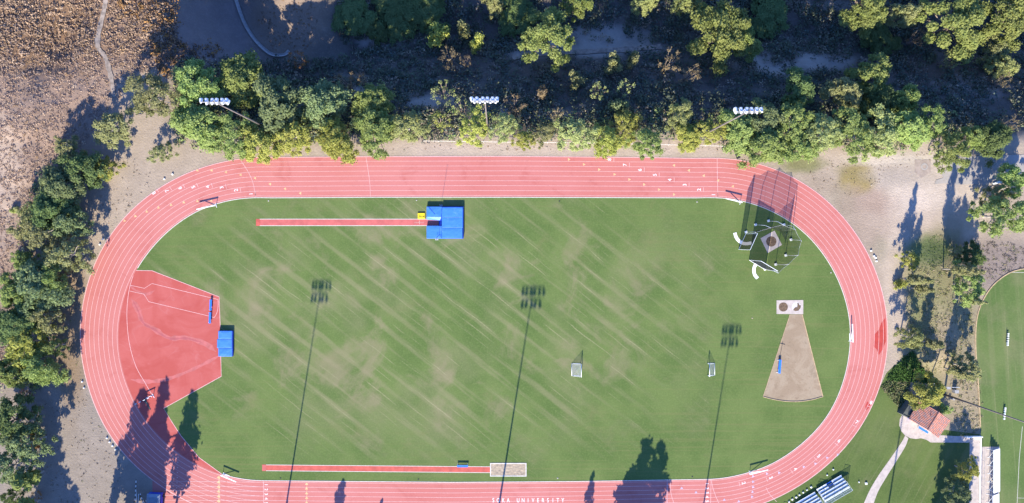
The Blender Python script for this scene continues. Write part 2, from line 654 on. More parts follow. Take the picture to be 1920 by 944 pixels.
def build_ground():
    xs, ys = axis(-132, 132, .75, 1500), axis(-66, 72, .75, 1500)
    gx, gy = np.meshgrid(xs, ys)
    z = terr(gx, gy)
    nx, ny = len(xs), len(ys)
    V = np.stack([gx, gy, z], -1).reshape(-1, 3)
    # where each vertex shows in the photo
    X = NX + gx / S * H / (H - z)
    Y = NY - gy / S * H / (H - z)
    j = (fbm(gx / 6, gy / 6, 21) - .5) * .7
    j2 = (fbm(gx / 2.5, gy / 2.5, 31) - .5) * .9
    c = np.empty(gx.shape + (3,))
    c[:] = (.36, .285, .22)                               # dry bench around the track

    def lay(m, col, k=1.0):
        m = (np.clip(m, 0, 1) * k)[..., None]
        c[:] = c * (1 - m) + np.array(col) * m
    lay(sst((Y - 560) / 160) * sst((300 - X) / 30), (.275, .228, .192))
    lay(blob(X, Y, 130, 560, 34, 200, .4, j), (.23, .15, .085), .7)
    hill = sst((250 - X + 60 * j + .0 * Y) / 60) * sst((520 - Y) / 260 + (150 - X) / 160)
    lay(hill, (.275, .19, .145))
    lay(sst((330 - X) / 60) * sst((150 - Y) / 40), (.22, .145, .105))
    lay(blob(X, Y, 2, 340, 40, 110, .6, j), (.44, .34, .27), .7)
    lay(blob(X, Y, 60, 60, 120, 70, .6, j + j2), (.20, .115, .06), .7)
    lay(blob(X, Y, 20, 700, 50, 60, .5, j), (.27, .215, .175), .6)
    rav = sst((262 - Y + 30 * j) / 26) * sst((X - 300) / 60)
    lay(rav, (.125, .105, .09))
    lay(blob(X, Y, 400, 60, 110, 80, .4, j), (.20, .16, .15))
    lay(blob(X, Y, 540, 30, 75, 90, .4, j), (.23, .17, .13))
    for cx, cy, rx, ry in ((1140, 92, 110, 14), (975, 100, 60, 10), (1120, 70, 90, 24), (1540, 115, 70, 18), (1470, 130, 50, 16), (1545, 12, 40, 10),
                           (1840, 160, 70, 20), (800, 190, 50, 14), (920, 215, 40, 14), (670, 170, 60, 10), (720, 75, 60, 14), (1010, 215, 60, 10), (1410, 110, 30, 30)):
        lay(blob(X, Y, cx, cy, rx, ry, .5, j + j2), (.36, .31, .27), .85)
    # strip along the north edge of the track, then the sandy yard
    lay(blob(X, Y, 1080, 279, 420, 13, .6, j), (.44, .345, .275), .85)
    yard = blob(X, Y, 1720, 380, 130, 105, .35, j)
    lay(yard, (.46, .375, .305))
    lay(blob(X, Y, 1600, 300, 120, 24, .5, j), (.41, .325, .255))
    lay(blob(X, Y, 1690, 300, 90, 12, .5, j2), (.47, .40, .33), .8)
    lay(blob(X, Y, 1640, 420, 60, 50, .6, j), (.33, .24, .185), .6)
    lay(blob(X, Y, 1608, 338, 34, 29, .28, .7 * j + .25 * j2), (.285, .215, .085), .95)
    lay(blob(X, Y, 1590, 322, 26, 14, .6, j2), (.23, .19, .09), .6)
    lay(blob(X, Y, 1635, 380, 46, 26, .6, j + j2), (.33, .235, .185), .85)
    lay(blob(X, Y, 1720, 385, 50, 36, .6, j), (.56, .46, .385), .6)
    lay(blob(X, Y, 1650, 300, 46, 10, .6, j2), (.55, .46, .38), .7)
    lay(blob(X, Y, 1575, 380, 24, 34, .5, j2), (.27, .22, .15), .6)
    lay(blob(X, Y, 1655, 470, 24, 26, .6, j2), (.26, .23, .16), .6)
    lay(blob(X, Y, 1600, 440, 40, 60, .6, j + j2), (.31, .235, .18), .7)
    lay(blob(X, Y, 1745, 420, 60, 26, .7, j + j2), (.40, .31, .24), .8)
    lay(blob(X, Y, 1690, 330, 60, 20, .7, j2), (.36, .30, .255), .8)
    lay(blob(X, Y, 1530, 350, 40, 20, .6, j2), (.30, .23, .17), .6)
    lay(blob(X, Y, 1505, 308, 40, 14, .5, j + j2), (.17, .17, .065), .85)
    lay(blob(X, Y, 1680, 560, 24, 130, .4, j), (.43, .345, .275))
    lay(blob(X, Y, 1760, 600, 68, 170, .3, j), (.25, .215, .12))
    lay(blob(X, Y, 1750, 560, 40, 90, .5, j + j2), (.20, .19, .09), .6)
    lay(blob(X, Y, 1775, 640, 26, 60, .6, j + j2), (.34, .26, .185), .6)
    lay(blob(X, Y, 1720, 590, 18, 60, .6, j + j2), (.17, .185, .075), .6)
    lay(blob(X, Y, 1735, 472, 42, 24, .5, j + j2), (.125, .165, .055), .85)
    lay(blob(X, Y, 1870, 490, 70, 45, .4, j), (.24, .19, .165))
    lay(blob(X, Y, 1815, 750, 36, 80, .4, j), (.30, .24, .155))
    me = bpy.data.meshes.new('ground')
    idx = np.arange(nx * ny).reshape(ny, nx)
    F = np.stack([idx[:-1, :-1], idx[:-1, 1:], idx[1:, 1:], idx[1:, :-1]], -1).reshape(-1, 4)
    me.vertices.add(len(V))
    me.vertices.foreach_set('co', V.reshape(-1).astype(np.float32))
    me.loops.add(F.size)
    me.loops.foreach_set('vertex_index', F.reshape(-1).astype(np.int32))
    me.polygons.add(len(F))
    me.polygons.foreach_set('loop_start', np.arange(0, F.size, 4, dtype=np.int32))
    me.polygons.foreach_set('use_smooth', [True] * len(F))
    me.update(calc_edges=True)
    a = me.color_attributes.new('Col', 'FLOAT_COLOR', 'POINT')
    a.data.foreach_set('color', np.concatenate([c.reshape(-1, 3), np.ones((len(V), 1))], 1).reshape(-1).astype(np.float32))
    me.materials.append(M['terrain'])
    o = bpy.data.objects.new('ground', me)
    COL.objects.link(o)
    tag(o, kind='structure')


build_ground()


def sheet(name, poly, z, mat, kind='structure', parent=None):
    mb = MB()
    mb.add([(p[0], p[1], z) for p in poly], [tuple(range(len(poly)))])
    o = mb.build(name, mat, parent)
    if kind:
        tag(o, kind=kind)
    return o


# ------------------------------------------------------------------ running track
LC, RC = (495.0, 632.0), (1320.0, 632.0)


def smooth_tab(tab, a):
    t = np.array(tab, float)
    q = np.linspace(a[0] - 15, a[-1] + 15, 600)
    v = np.interp(q, t[:, 0], t[:, 1])
    k = np.hanning(61)
    k /= k.sum()
    v = np.convolve(np.pad(v, 30, mode='edge'), k, 'valid')
    return np.interp(a, q, v)


def stations():
    st = []
    xs = np.linspace(1320, 495, 56)[1:-1]
    # right bend from its top to its foot
    a = np.linspace(-90, 90, 121)
    ro = smooth_tab([(-90, 335), (-70, 341), (-53, 344), (-35, 344.5), (-10, 345), (0, 345), (14, 343), (31, 338.5), (40, 335), (52, 332), (62, 331), (90, 333)], a)
    ri = smooth_tab([(-90, 261), (-63, 267.5), (-46, 271.6), (-29, 272.7), (-7, 275), (10, 274), (21, 274.5), (33, 275), (46, 272), (55, 270.6), (64, 270), (72, 267.5), (90, 267.5)], a)
    for q, i, o in zip(np.radians(a), ri, ro):
        st.append(((RC[0] + i * math.cos(q), RC[1] + i * math.sin(q)), (RC[0] + o * math.cos(q), RC[1] + o * math.sin(q)), 'R'))
    yi = np.interp(xs[::-1], [495, 850, 1080, 1320], [902, 905, 903.5, 899.5])[::-1]
    yo = np.interp(xs[::-1], [495, 850, 1320], [973, 976, 965])[::-1]
    for x, i, o in zip(xs, yi, yo):
        st.append(((x, i), (x, o), 'B'))
    a = np.linspace(180, 0, 121)
    ro = smooth_tab([(0, 337), (15, 337), (24, 339), (36, 341.5), (48, 344.5), (60, 346), (72, 345.5), (90, 345), (107, 342.5), (120, 343), (135, 342), (142, 340), (180, 341)], a[::-1])[::-1]
    ri = smooth_tab([(0, 261), (19, 265), (27, 267), (36, 267.3), (53, 268.5), (63, 270.5), (90, 273), (110, 271), (140, 270), (163, 269.5), (180, 270)], a[::-1])[::-1]
    for q, i, o in zip(np.radians(a), ri, ro):
        st.append(((LC[0] - i * math.sin(q), LC[1] - i * math.cos(q)), (LC[0] - o * math.sin(q), LC[1] - o * math.cos(q)), 'L'))
    for x in xs[::-1]:
        i = np.interp(x, [495, 700, 960, 1320], [371, 369.8, 369.8, 371])
        o = np.interp(x, [495, 700, 960, 1200, 1320], [295, 293.5, 293, 295, 297])
        st.append(((x, i), (x, o), 'T'))
    return st


ST = stations()
F0 = .036


def lane_pts(f):
    return [P(i[0] + (o[0] - i[0]) * f, i[1] + (o[1] - i[1]) * f) for i, o, _ in ST]


infield = [P(*i) for i, o, _ in ST]
sheet('infield_grass', infield, .010, 'infield_grass')
trk = MB()
A, B = lane_pts(0.0), lane_pts(1.0)
n = len(ST)
for k in range(n):
    q = (k + 1) % n
    trk.add([(A[k].x, A[k].y, .03), (B[k].x, B[k].y, .03), (B[q].x, B[q].y, .03), (A[q].x, A[q].y, .03)], [(0, 1, 2, 3)])
track = tag(trk.build('running_track', 'track_rubber'), kind='structure')

# white lines
ln = MB()
for k in range(0, 8):
    ln.strip(lane_pts(F0 + (1 - F0) * k / 8), .075, .038, True)
ln.strip(lane_pts(.992), .16, .038, True)
ln.build('lane_paint', 'line_paint', track)


def inside_mask(seg, phi):
    return True


# inner kerb: stands a little above the grass and is left out at the jump apron
kb = MB()
gap = [k for k in range(n) if ST[k][2] == 'L' and (ST[k][0][0] < 418 and ST[k][0][1] > 505)]
run = [k for k in range(n) if k not in gap]
g0, g1 = gap[0], gap[-1]
order = list(range(g1 + 1, n)) + list(range(0, g0))
kb_in = lane_pts(-.006)
for a, b in zip(order[:-1], order[1:]):
    p, q = kb_in[a], kb_in[b]
    kb.bar((p.x, p.y, .03), (q.x, q.y, .03), .05, .12) if False else None
pts = [kb_in[k] for k in order]
vs, fs = [], []
for i, p in enumerate(pts):
    d = (pts[min(i + 1, len(pts) - 1)] - pts[max(i - 1, 0)]).normalized()
    nn = Vector((-d.y, d.x, 0)) * .075
    for s, z in ((1, 0), (1, .06), (-1, .06), (-1, 0)):
        vs.append((p.x + s * nn.x, p.y + s * nn.y, z))
for i in range(len(pts) - 1):
    for k in range(3):
        a = 4 * i + k
        fs.append((a, a + 1, a + 5, a + 4))
kb.add(vs, fs)
tag(kb.build('track_kerb', 'kerb_white'), kind='structure')

# start chute and the wide red apron inside the left bend
sheet('start_chute', PP([(286, 899), (310, 893), (420, 897), (520, 940), (520, 1010), (286, 1010)]), .024, 'track_rubber')
apron = [(254, 507), (285, 508), (411, 557), (414, 660), (415, 706), (307, 766), (322, 791), (339, 817), (373, 858), (417, 890), (425, 905), (330, 905), (250, 800), (212, 690), (208, 600), (225, 540)]
sheet('jump_apron', PP(apron), .020, 'apron_rubber')
ap = MB()
ap.strip(PP([(253, 507.5), (285, 508), (411, 557), (413, 613)]), .12, .026)
ap.strip(PP([(414, 668), (415, 706), (307, 766), (322, 791), (339, 817), (373, 858), (417, 890)]), .12, .026)
ap.strip(PP([(243, 535), (271, 541), (285, 532), (409, 562)]), .09, .026)
ap.strip(PP([(243, 546), (270, 552), (279, 566), (392, 593), (402, 596)]), .09, .026)
ap.strip(PP(smooth_line([(409, 562), (409, 574), (407, 586), (402, 596)])), .09, .026)
ap.strip(PP(smooth_line([(252, 510), (242, 545), (238, 590), (242, 640), (254, 685), (272, 718), (286, 742)])), .10, .026)
ap.build('apron_paint', 'line_paint', bpy.data.objects['jump_apron'])
ch = MB()
for y0, y1 in ((902.5, 904.5), (911, 913.2), (920, 921.6), (929, 930.3), (938, 938.8)):
    ch.strip(PP([(308, y0), (495, y1)]), .085, .044)
ch.build('chute_paint', 'line_paint', bpy.data.objects['start_chute'])
# pale worn wash marks on the apron
def veil(name, pts, w, z=.0235):
    q = smooth_line(pts, 10)
    n_ = len(q)
    L_ = [Vector((p[0], p[1])) for p in q]
    l, r = [], []
    for i, p in enumerate(L_):
        d = (L_[min(i + 1, n_ - 1)] - L_[max(i - 1, 0)]).normalized()
        nn = Vector((-d.y, d.x))
        ww = w * (.6 + .8 * vnoise(np.array([i * .37]), np.array([w * 3.1]), 4)[0]) * min(1, (i + 1) / 6, (n_ - i) / 6)
        l.append(p + nn * ww)
        r.append(p - nn * ww)
    mb = MB()
    for i in range(n_ - 1):
        a, b, c_, d_ = (P(*v, 0) for v in (l[i], r[i], r[i + 1], l[i + 1]))
        mb.add([(v.x, v.y, z) for v in (a, b, c_, d_)], [(0, 1, 2, 3)])
    mb.build(name, 'wash_dark' if w < 2 else 'wash_pale', bpy.data.objects['jump_apron'])
veil('wash_mark', [(246, 560), (258, 580), (268, 604), (290, 618), (318, 634), (350, 634), (385, 645), (405, 660)], 4.2)
veil('wash_mark', [(249, 564), (259, 583), (269, 606), (290, 619), (318, 635), (350, 635), (380, 643)], 1.9, .0245)
veil('wash_mark', [(245, 712), (275, 716), (310, 712), (345, 700), (380, 684), (410, 668)], 3.5)
veil('wash_mark', [(243, 535), (255, 545), (275, 552), (290, 545)], 2.2)

# wet, darker patches on the right bend
for name, pts in (('wet_patch', [(1640, 627), (1648, 618), (1652, 606), (1660, 596), (1661, 640), (1655, 655), (1648, 666), (1643, 655), (1638, 650)]),
                  ('wet_patch', [(1622, 762), (1626, 753), (1632, 757), (1629, 765), (1624, 770)])):
    o = sheet(name, PP(pts), .034, 'wet_rubber', None, track)
    o['label'] = 'dark wet red patch on the outer lanes'

# numbers and words painted on the track
TXT = []


def text_mesh(body, size):
    cu = bpy.data.curves.new('lettering', 'FONT')
    cu.body = body
    cu.size = size
    cu.align_x = 'CENTER'
    cu.align_y = 'CENTER'
    cu.offset = .012 * size
    o = bpy.data.objects.new('lettering', cu)
    COL.objects.link(o)
    bpy.context.view_layer.update()
    me = bpy.data.meshes.new_from_object(o.evaluated_get(bpy.context.evaluated_depsgraph_get()))
    bpy.data.objects.remove(o)
    bpy.data.curves.remove(cu)
    return me


TM = {}


def paint_text(mb, body, px, py, rot, size, sx=1.0, z=.042):
    key = (body, size)
    if key not in TM:
        TM[key] = text_mesh(body, size)
    me = TM[key]
    c = P(px, py)
    m = Matrix.Rotation(rot, 2)
    vs = []
    for v in me.vertices:
        q = m @ Vector((v.co.x * sx, v.co.y))
        vs.append((c.x + q.x, c.y + q.y, z))
    mb.add(vs, [tuple(p.vertices) for p in me.polygons])


def heading(px, py):
    """running direction (world angle) at a photo pixel on the track"""
    if px > RC[0] and py > 380:
        a = math.atan2(-(py - RC[1]), px - RC[0])
        return a + math.pi / 2
    if px < LC[0]:
        a = math.atan2(-(py - LC[1]), px - LC[0])
        return a + math.pi / 2
    return math.pi if py < 600 else 0.0


num, tick = MB(), MB()
set_l = [(8, 289, 362), (7, 313.5, 358), (6, 338, 353), (5, 363, 351), (4, 390, 350.5), (3, 416, 352), (2, 443, 357), (1, 471, 364)]
set_t = [(8, 1143, 299.5), (7, 1172, 309.5), (6, 1200, 319), (5, 1228, 328.2), (4, 1256, 337.6), (3, 1284, 347), (2, 1311, 356), (1, 1338, 365.5)]
set_r = [(8, 1633, 755.5), (7, 1606, 792), (6, 1573, 827), (5, 1535, 855.5), (4, 1491, 880), (3, 1445, 896), (2, 1394, 906)]
for st_ in (set_l, set_t, set_r):
    for d_, x, y in st_:
        h_ = heading(x, y)
        paint_text(num, str(d_), x, y, h_ - math.pi / 2, 1.15)
        back = Vector((math.cos(h_), math.sin(h_), 0))
        c = P(x, y) - back * .95
        nn = Vector((-back.y, back.x, 0)) * .52
        tick.strip([c - nn, c + nn], .09, .042)
for k, y in enumerate((908.5, 917.5, 926, 934.5, 943, 951.5, 960, 968)):
    paint_text(num, str(k + 1), 499, y + .6, -math.pi / 2, 1.0)
    paint_text(num, str(k + 1), 1325.5, y - 1.5 - k * .35, -math.pi / 2, 1.0)
num.build('lane_numbers', 'number_paint', track)
word = MB()
x = 925.0
for chh in 'SOKA UNIVERSITY':
    if chh != ' ':
        paint_text(word, chh, x, 938.6, 0, 1.3, .72)
    x += 9.3
word.build('lettering', 'number_paint', track)
# cross lines
tick.strip(PP(smooth_line([(686, 294), (690, 318), (693.5, 345), (694.5, 369)])), .09, .042)
tick.strip(PP([(1344.5, 298), (1345, 335), (1346, 372)]), .09, .042)
tick.strip(PP(smooth_line([(452, 302), (465, 322), (474, 342), (480, 370)])), .09, .042)
tick.strip(PP([(494, 903), (494.5, 975)]), .09, .042)
tick.strip(PP([(1333, 900), (1332, 968)]), .09, .042)
tick.strip(PP([(1251, 901), (1250.5, 968)]), .09, .042)
tick.strip(PP(smooth_line([(1256.5, 901), (1258, 925), (1264, 945), (1272, 965)])), .09, .042)
tick.strip(PP(smooth_line([(1334, 903), (1338, 920), (1348, 944), (1362, 966)])), .09, .042)
tick.strip(PP(smooth_line([(1436, 914), (1443, 927), (1456, 941)])), .09, .042)
tick.build('cross_paint', 'line_paint', track)
# relay and hurdle marks
yel = MB()


def arrow(mb, px, py, turn=0.0, size=.47):
    h_ = heading(px, py) + turn
    d = Vector((math.cos(h_), math.sin(h_), 0))
    nn = Vector((-d.y, d.x, 0))
    c = P(px, py)
    mb.add([(c + d * size * .9).to_tuple()[:2] + (.043,), (c - d * size * .3 + nn * size * .75).to_tuple()[:2] + (.043,), (c - d * size * .3 - nn * size * .75).to_tuple()[:2] + (.043,)], [(0, 1, 2)])


for a, b in ((690, 395), (750, 370), (813, 345), (878, 323), (948, 308), (1018, 294), (1093, 287), (1170, 285)):
    arrow(yel, a / 2.95, 280 + b / 2.95)
for a, b in ((1093, 117), (1172, 117), (1252, 127), (1333, 142), (1413, 160)):
    arrow(yel, a / 2.95, 280 + b / 2.95)
for a, b in ((80, 193), (163, 219), (247, 244)):
    arrow(yel, 480 + a / 2.95, 280 + b / 2.95)
for a, b in ((313, 57), (396, 85), (480, 113), (565, 140), (647, 168), (729, 196), (811, 224), (894, 251)):
    arrow(yel, 960 + a / 2.95, 280 + b / 2.95, math.pi)
for a, b in ((898, 90), (980, 118), (1062, 147), (1142, 174), (1223, 206)):
    arrow(yel, 960 + a / 2.95, 280 + b / 2.95)
for k in range(8):
    y = 904 + 8.8 * k
    arrow(yel, 575, y + 4, math.pi / 2, .5)
    arrow(yel, 410, y - 8, math.pi / 2, .6)
yel.strip(PP([(575.5, 906), (575, 974)]), .07, .042)
yel.strip(PP([(411, 892), (410, 975)]), .09, .046)
yel.build('exchange_paint', 'yellow_paint', track)
pb = MB()
for x, y in ((1412, 894), (1412, 904), (1412, 914), (1411, 923), (1410, 932), (1438, 889), (1461, 887), (1278, 916), (1305, 924), (1358, 938), (1385, 941), (1507, 876), (1529, 870), (1551, 859), (1571, 853)):
    arrow(pb, x, y, math.pi / 2, .45)
for x in (1251,):
    pb.strip(PP([(x, 905), (x - .5, 950)]), .10, .045)
pb.build('hurdle_paint', 'pale_blue_paint', track)
dots = MB()
for k in range(8):
    p = P(334 - k * .4, 857.5 + 9.6 * k)
    dots.box((p.x, p.y, .044), (.14, .14, .004))
dots.build('hurdle_dots', 'number_paint', track)

# ------------------------------------------------------------------ runways, pits and throwing areas
rw = sheet('vault_runway', PP([(480, 411), (800, 411), (822, 411.5), (822, 423.5), (480, 424)]), .022, 'runway_faded')
mb = MB()
mb.strip(PP([(487, 411.2), (822, 411.2)]), .13, .028)
mb.strip(PP([(487, 423.6), (822, 423.4)]), .13, .028)
for q in (778, 780.3, 782.6, 784.9, 789, 791.3, 793.6):
    mb.strip(PP([(q, 416.5), (q, 418.8)]), .05, .028)
mb.strip(PP([(786.6, 414), (786.6, 421)]), .07, .028)
mb.build('runway_paint', 'kerb_white', rw)
sheet('runway_end', PP([(480, 411.4), (488, 411.4), (488, 423.6), (480, 423.6)]), .0265, 'runway_rubber', None, rw)
rw = sheet('jump_runway', PP([(491.5, 871.5), (498, 871.5), (920, 875), (920, 887), (498, 883.5), (491.5, 883.5)]), .022, 'runway_rubber')
mb = MB()
mb.strip(PP([(499, 872), (920, 875.5)]), .12, .028)
mb.strip(PP([(499, 883), (920, 886.6)]), .12, .028)
mb.build('runway_paint', 'kerb_white', rw)
sheet('runway_end', PP([(491.8, 872), (499, 872), (499, 883.2), (491.8, 883.2)]), .0265, 'runway_faded', None, rw)

sp = empty('sand_pit', P(953, 881), 0, 'pale rectangular sand pit with white rim ending the long jump runway', 'sand pit')
w_, h_ = 66.5 * S, 23.5 * S
mb = MB()
for c, d in (((0, h_ / 2, .03), (w_ + .22, .22, .10)), ((0, -h_ / 2, .03), (w_ + .22, .22, .10)), ((-w_ / 2, 0, .03), (.22, h_ - .22, .10)), ((w_ / 2, 0, .03), (.22, h_ - .22, .10))):
    mb.box(c, d)
mb.build('rim', 'kerb_white', sp)
ns = 26
gx, gy = np.meshgrid(np.linspace(-w_ / 2 + .11, w_ / 2 - .11, 60), np.linspace(-h_ / 2 + .11, h_ / 2 - .11, 24))
gz = .045 + .10 * (fbm(gx * 1.6, gy * 2.6, 77) - .5)
vs = np.stack([gx, gy, gz], -1).reshape(-1, 3)
idx = np.arange(gx.size).reshape(gx.shape)
fs = np.stack([idx[:-1, :-1], idx[:-1, 1:], idx[1:, 1:], idx[1:, :-1]], -1).reshape(-1, 4)
MB().add(vs.tolist(), fs.tolist()).build('sand_bed', 'sand', sp)

# shot put sector with its two-ring pad
sec = [(1481, 590), (1504, 590)] + [(1542.5, 744)] + [tuple(q) for q in smooth_line([(1542.5, 744), (1524, 749.5), (1503, 752.8), (1485, 753.5), (1466, 752), (1448, 748.8), (1431, 744.5)])[1:]]
sh = sheet('throwing_sector', PP(sec), .018, 'sector_dirt')
mb = MB()
pts = PP([(1504, 590), (1542.8, 744)])
mb.bar((pts[0].x, pts[0].y, .04), (pts[1].x, pts[1].y, .04), .16, .10)
pts = PP([(1481, 590), (1430.5, 744.5)])
mb.bar((pts[0].x, pts[0].y, .03), (pts[1].x, pts[1].y, .03), .10, .08)
mb.build('side_board', 'wood_edge', sh)
mb = MB()
q = PP(smooth_line([(1542.5, 744), (1524, 749.5), (1503, 752.8), (1485, 753.5), (1466, 752), (1448, 748.8), (1431, 744.5)]))
for a, b in zip(q[:-1], q[1:]):
    mb.bar((a.x, a.y, .05), (b.x, b.y, .05), .14, .12)
mb.build('end_board', 'wood_edge', sh)


def disc_pts(c, r, n=28, jag=0.0, seed=1, a0=0.0, a1=2 * math.pi):
    rr = random.Random(seed)
    return [(c[0] + r * (1 + jag * rr.uniform(-1, 1)) * math.cos(a0 + (a1 - a0) * k / n), c[1] + r * (1 + jag * rr.uniform(-1, 1)) * math.sin(a0 + (a1 - a0) * k / n)) for k in range(n)]


pad = empty('shot_put_pad', P(1481, 576), 0, 'pale concrete rectangle with two brown throwing circles atop the dirt sector', 'throwing pad')
MB().prism([(-25 * S, -13 * S), (25 * S, -13.5 * S), (25 * S, 13 * S), (-25 * S, 12.5 * S)], 0, .05).build('slab', 'pale_concrete', pad)
MB().prism(disc_pts((-12.5 * S, 0), 8.6 * S), .05, .056).build('circle', 'circle_dirt', pad)
MB().prism(disc_pts((12 * S, .3 * S), 8.8 * S), .05, .054).build('circle', 'circle_pale', pad)
jag = [(1488 - 1481, -3.2), (1491 - 1481, -.5), (1494.5 - 1481, 0), (1495 - 1481, 4), (1494.5 - 1481, 7.5), (1497 - 1481, 7.5), (1499 - 1481, 3.5), (1501.5 - 1481, 3), (1501 - 1481, -1.5), (1499 - 1481, -4.5), (1497 - 1481, -7), (1491 - 1481, -8), (1487 - 1481, -6)]
MB().prism([(a * S, b * S) for a, b in jag], .054, .060).build('dirt_stain', 'circle_dirt', pad)

# discus pad
dp = empty('discus_pad', P(1446, 453.5), 0, 'square white concrete slab with a brown circle inside the netted cage', 'throwing pad')
C = [(1340 + a / 4.105 - 1446, 453.5 - (300 + b / 4.105)) for a, b in ((352, 604), (460, 545), (518, 655), (408, 718))]
MB().prism([(a * S, b * S) for a, b in C][::-1], 0, .05).build('slab', 'pale_concrete', dp)
MB().prism(disc_pts((0, .4 * S), 9.7 * S), .05, .056).build('circle', 'circle_dirt', dp)


# ------------------------------------------------------------------ throwing cage
def Z1(a, b):
    return P(1340 + a / 4.105, 300 + b / 4.105)


cage = empty('throwing_cage', P(1443, 460), 0, 'tall open throwing cage of white leaning posts and dark nets at field corner', 'throwing cage')
o0 = cage.location.copy()
bases = [Z1(*q) - o0 for q in ((240, 557), (313, 500), (413, 470), (531, 500), (585, 615), (545, 735), (468, 805), (385, 842))]
tops2 = [Z1(*q) - o0 for q in ((230, 562), (340, 528), (430, 506), (520, 542), (565, 625), (542, 730), (472, 795), (395, 860))]
HT = 7.0
tops = [Vector((q.x, q.y, HT)) for q in tops2]
for b_, t_ in zip(bases, tops):
    mid = b_.lerp(t_, .75)
    mid.z = HT * .72
    m_ = MB().tube([(b_.x, b_.y, .0), (mid.x * .4 + b_.x * .6, mid.y * .4 + b_.y * .6, HT * .72), (t_.x, t_.y, HT)], .055, 8)
    po = m_.build('post', 'white_metal', cage, True)
    MB().box((b_.x, b_.y, .14), (.50, .50, .28), .3).build('post_base', 'white_paint', po)
for k in range(len(tops) - 1):
    a, b = tops[k], tops[k + 1]
    nx_, nz_ = 8, 5
    vs, fs = [], []
    for j in range(nz_ + 1):
        for i in range(nx_ + 1):
            u, v = i / nx_, j / nz_
            sag = -.35 * math.sin(u * math.pi) * (1 if j == nz_ else .3)
            cx_ = a.lerp(b, u)
            inn = (Vector((0, 0, 0)) - Vector((cx_.x, cx_.y, 0))).normalized() * (.5 * (1 - v) + .25 * math.sin(v * 3.1) * math.sin(u * 9))
            vs.append((cx_.x + inn.x, cx_.y + inn.y, max(0.02, HT * v + sag * v)))
    for j in range(nz_):
        for i in range(nx_):
            q = j * (nx_ + 1) + i
            fs.append((q, q + 1, q + nx_ + 2, q + nx_ + 1))
    MB().add(vs, fs).build('net', 'cage_net', cage)
rope = MB()
for k in range(len(tops) - 1):
    rope.tube([tops[k], tops[k].lerp(tops[k + 1], .5) + Vector((0, 0, -.35)), tops[k + 1]], .025, 5)
rope.build('top_cable', 'grey_metal', cage)
for (a, b), name in (((Z1(238, 570) - o0, Z1(184, 690) - o0), 'gate'), ((Z1(264, 772) - o0, Z1(388, 846) - o0), 'gate')):
    HG = 7.3
    fr = MB()
    A1, B1 = Vector((a.x, a.y, .15)), Vector((b.x, b.y, .15))
    A2, B2 = Vector((a.x, a.y, HG)), Vector((b.x, b.y, HG))
    for p, q in ((A1, B1), (A2, B2), (A1, A2), (B1, B2)):
        fr.tube([p, q], .05, 8)
    g_ = fr.build(name, 'white_metal', cage)
    nv = Vector((-(b - a).y, (b - a).x, 0)).normalized() * .04
    MB().add([A1 + nv, B1 + nv, B2 + nv, A2 + nv], [(0, 1, 2, 3)]).build('gate_net', 'gate_net', g_)
# curved wheel tracks under the gates
for pts, lab in (([(155, 562), (163, 590), (178, 615), (205, 637), (240, 646), (283, 640)], 'curved white concrete wheel track under the western cage gate'),
                 ([(318, 800), (304, 830), (302, 860), (310, 888), (330, 912)], 'curved white concrete wheel track south of the cage opening')):
    q = [Z1(*p) for p in smooth_line(pts, 6)]
    mb = MB()
    L_, R_ = [], []
    for i, p in enumerate(q):
        d = (q[min(i + 1, len(q) - 1)] - q[max(i - 1, 0)]).normalized()
        nn = Vector((-d.y, d.x, 0)) * .36
        L_.append(p + nn)
        R_.append(p - nn)
    c0 = q[len(q) // 2]
    for i in range(len(q) - 1):
        poly = [L_[i] - c0, R_[i] - c0, R_[i + 1] - c0, L_[i + 1] - c0]
        mb.prism([(v.x, v.y) for v in poly], 0, .05)
    o = mb.build('wheel_track', 'white_paint')
    o.location = c0
    tag(o, lab, 'wheel track')

# ------------------------------------------------------------------ mats
def pillow_box(mb, x0, x1, y0, y1, z0, z1, r=.08, crown=.06, seed=1):
    """a stuffed block: bulging top, rounded rim"""
    n_ = 14
    prof = [(0, z0), (0, z1 - r), (r * .3, z1 - r * .3), (r, z1)]
    rings = []
    for ins, z in prof:
        ring = []
        for (ax, ay, bx, by) in ((x0 + ins, y0 + ins, x1 - ins, y0 + ins), (x1 - ins, y0 + ins, x1 - ins, y1 - ins), (x1 - ins, y1 - ins, x0 + ins, y1 - ins), (x0 + ins, y1 - ins, x0 + ins, y0 + ins)):
            ring.append((ax, ay, z))
        rings.append(ring)
    vs = [v for rg in rings for v in rg]
    fs = []
    for i in range(len(rings) - 1):
        for k in range(4):
            a, b = i * 4 + k, i * 4 + (k + 1) % 4
            fs.append((a, b, b + 4, a + 4))
    mb.add(vs, fs)
    gx, gy = np.meshgrid(np.linspace(x0 + r, x1 - r, n_), np.linspace(y0 + r, y1 - r, n_))
    u, v = (gx - gx.min()) / (np.ptp(gx) + 1e-6), (gy - gy.min()) / (np.ptp(gy) + 1e-6)
    e = np.minimum(np.minimum(u, 1 - u), np.minimum(v, 1 - v))
    gz = z1 + crown * sst(e / .3) + .07 * (fbm(gx * .9 + seed * 7, gy * .9, 55) - .5) * sst(e / .12)
    vv = np.stack([gx, gy, gz], -1).reshape(-1, 3)
    idx = np.arange(n_ * n_).reshape(n_, n_)
    ff = np.stack([idx[:-1, :-1], idx[:-1, 1:], idx[1:, 1:], idx[1:, :-1]], -1).reshape(-1, 4)
    mb.add(vv.tolist(), ff.tolist())


def pxl(o, px, py):
    p = P(px, py)
    return p.x - o.x, p.y - o.y


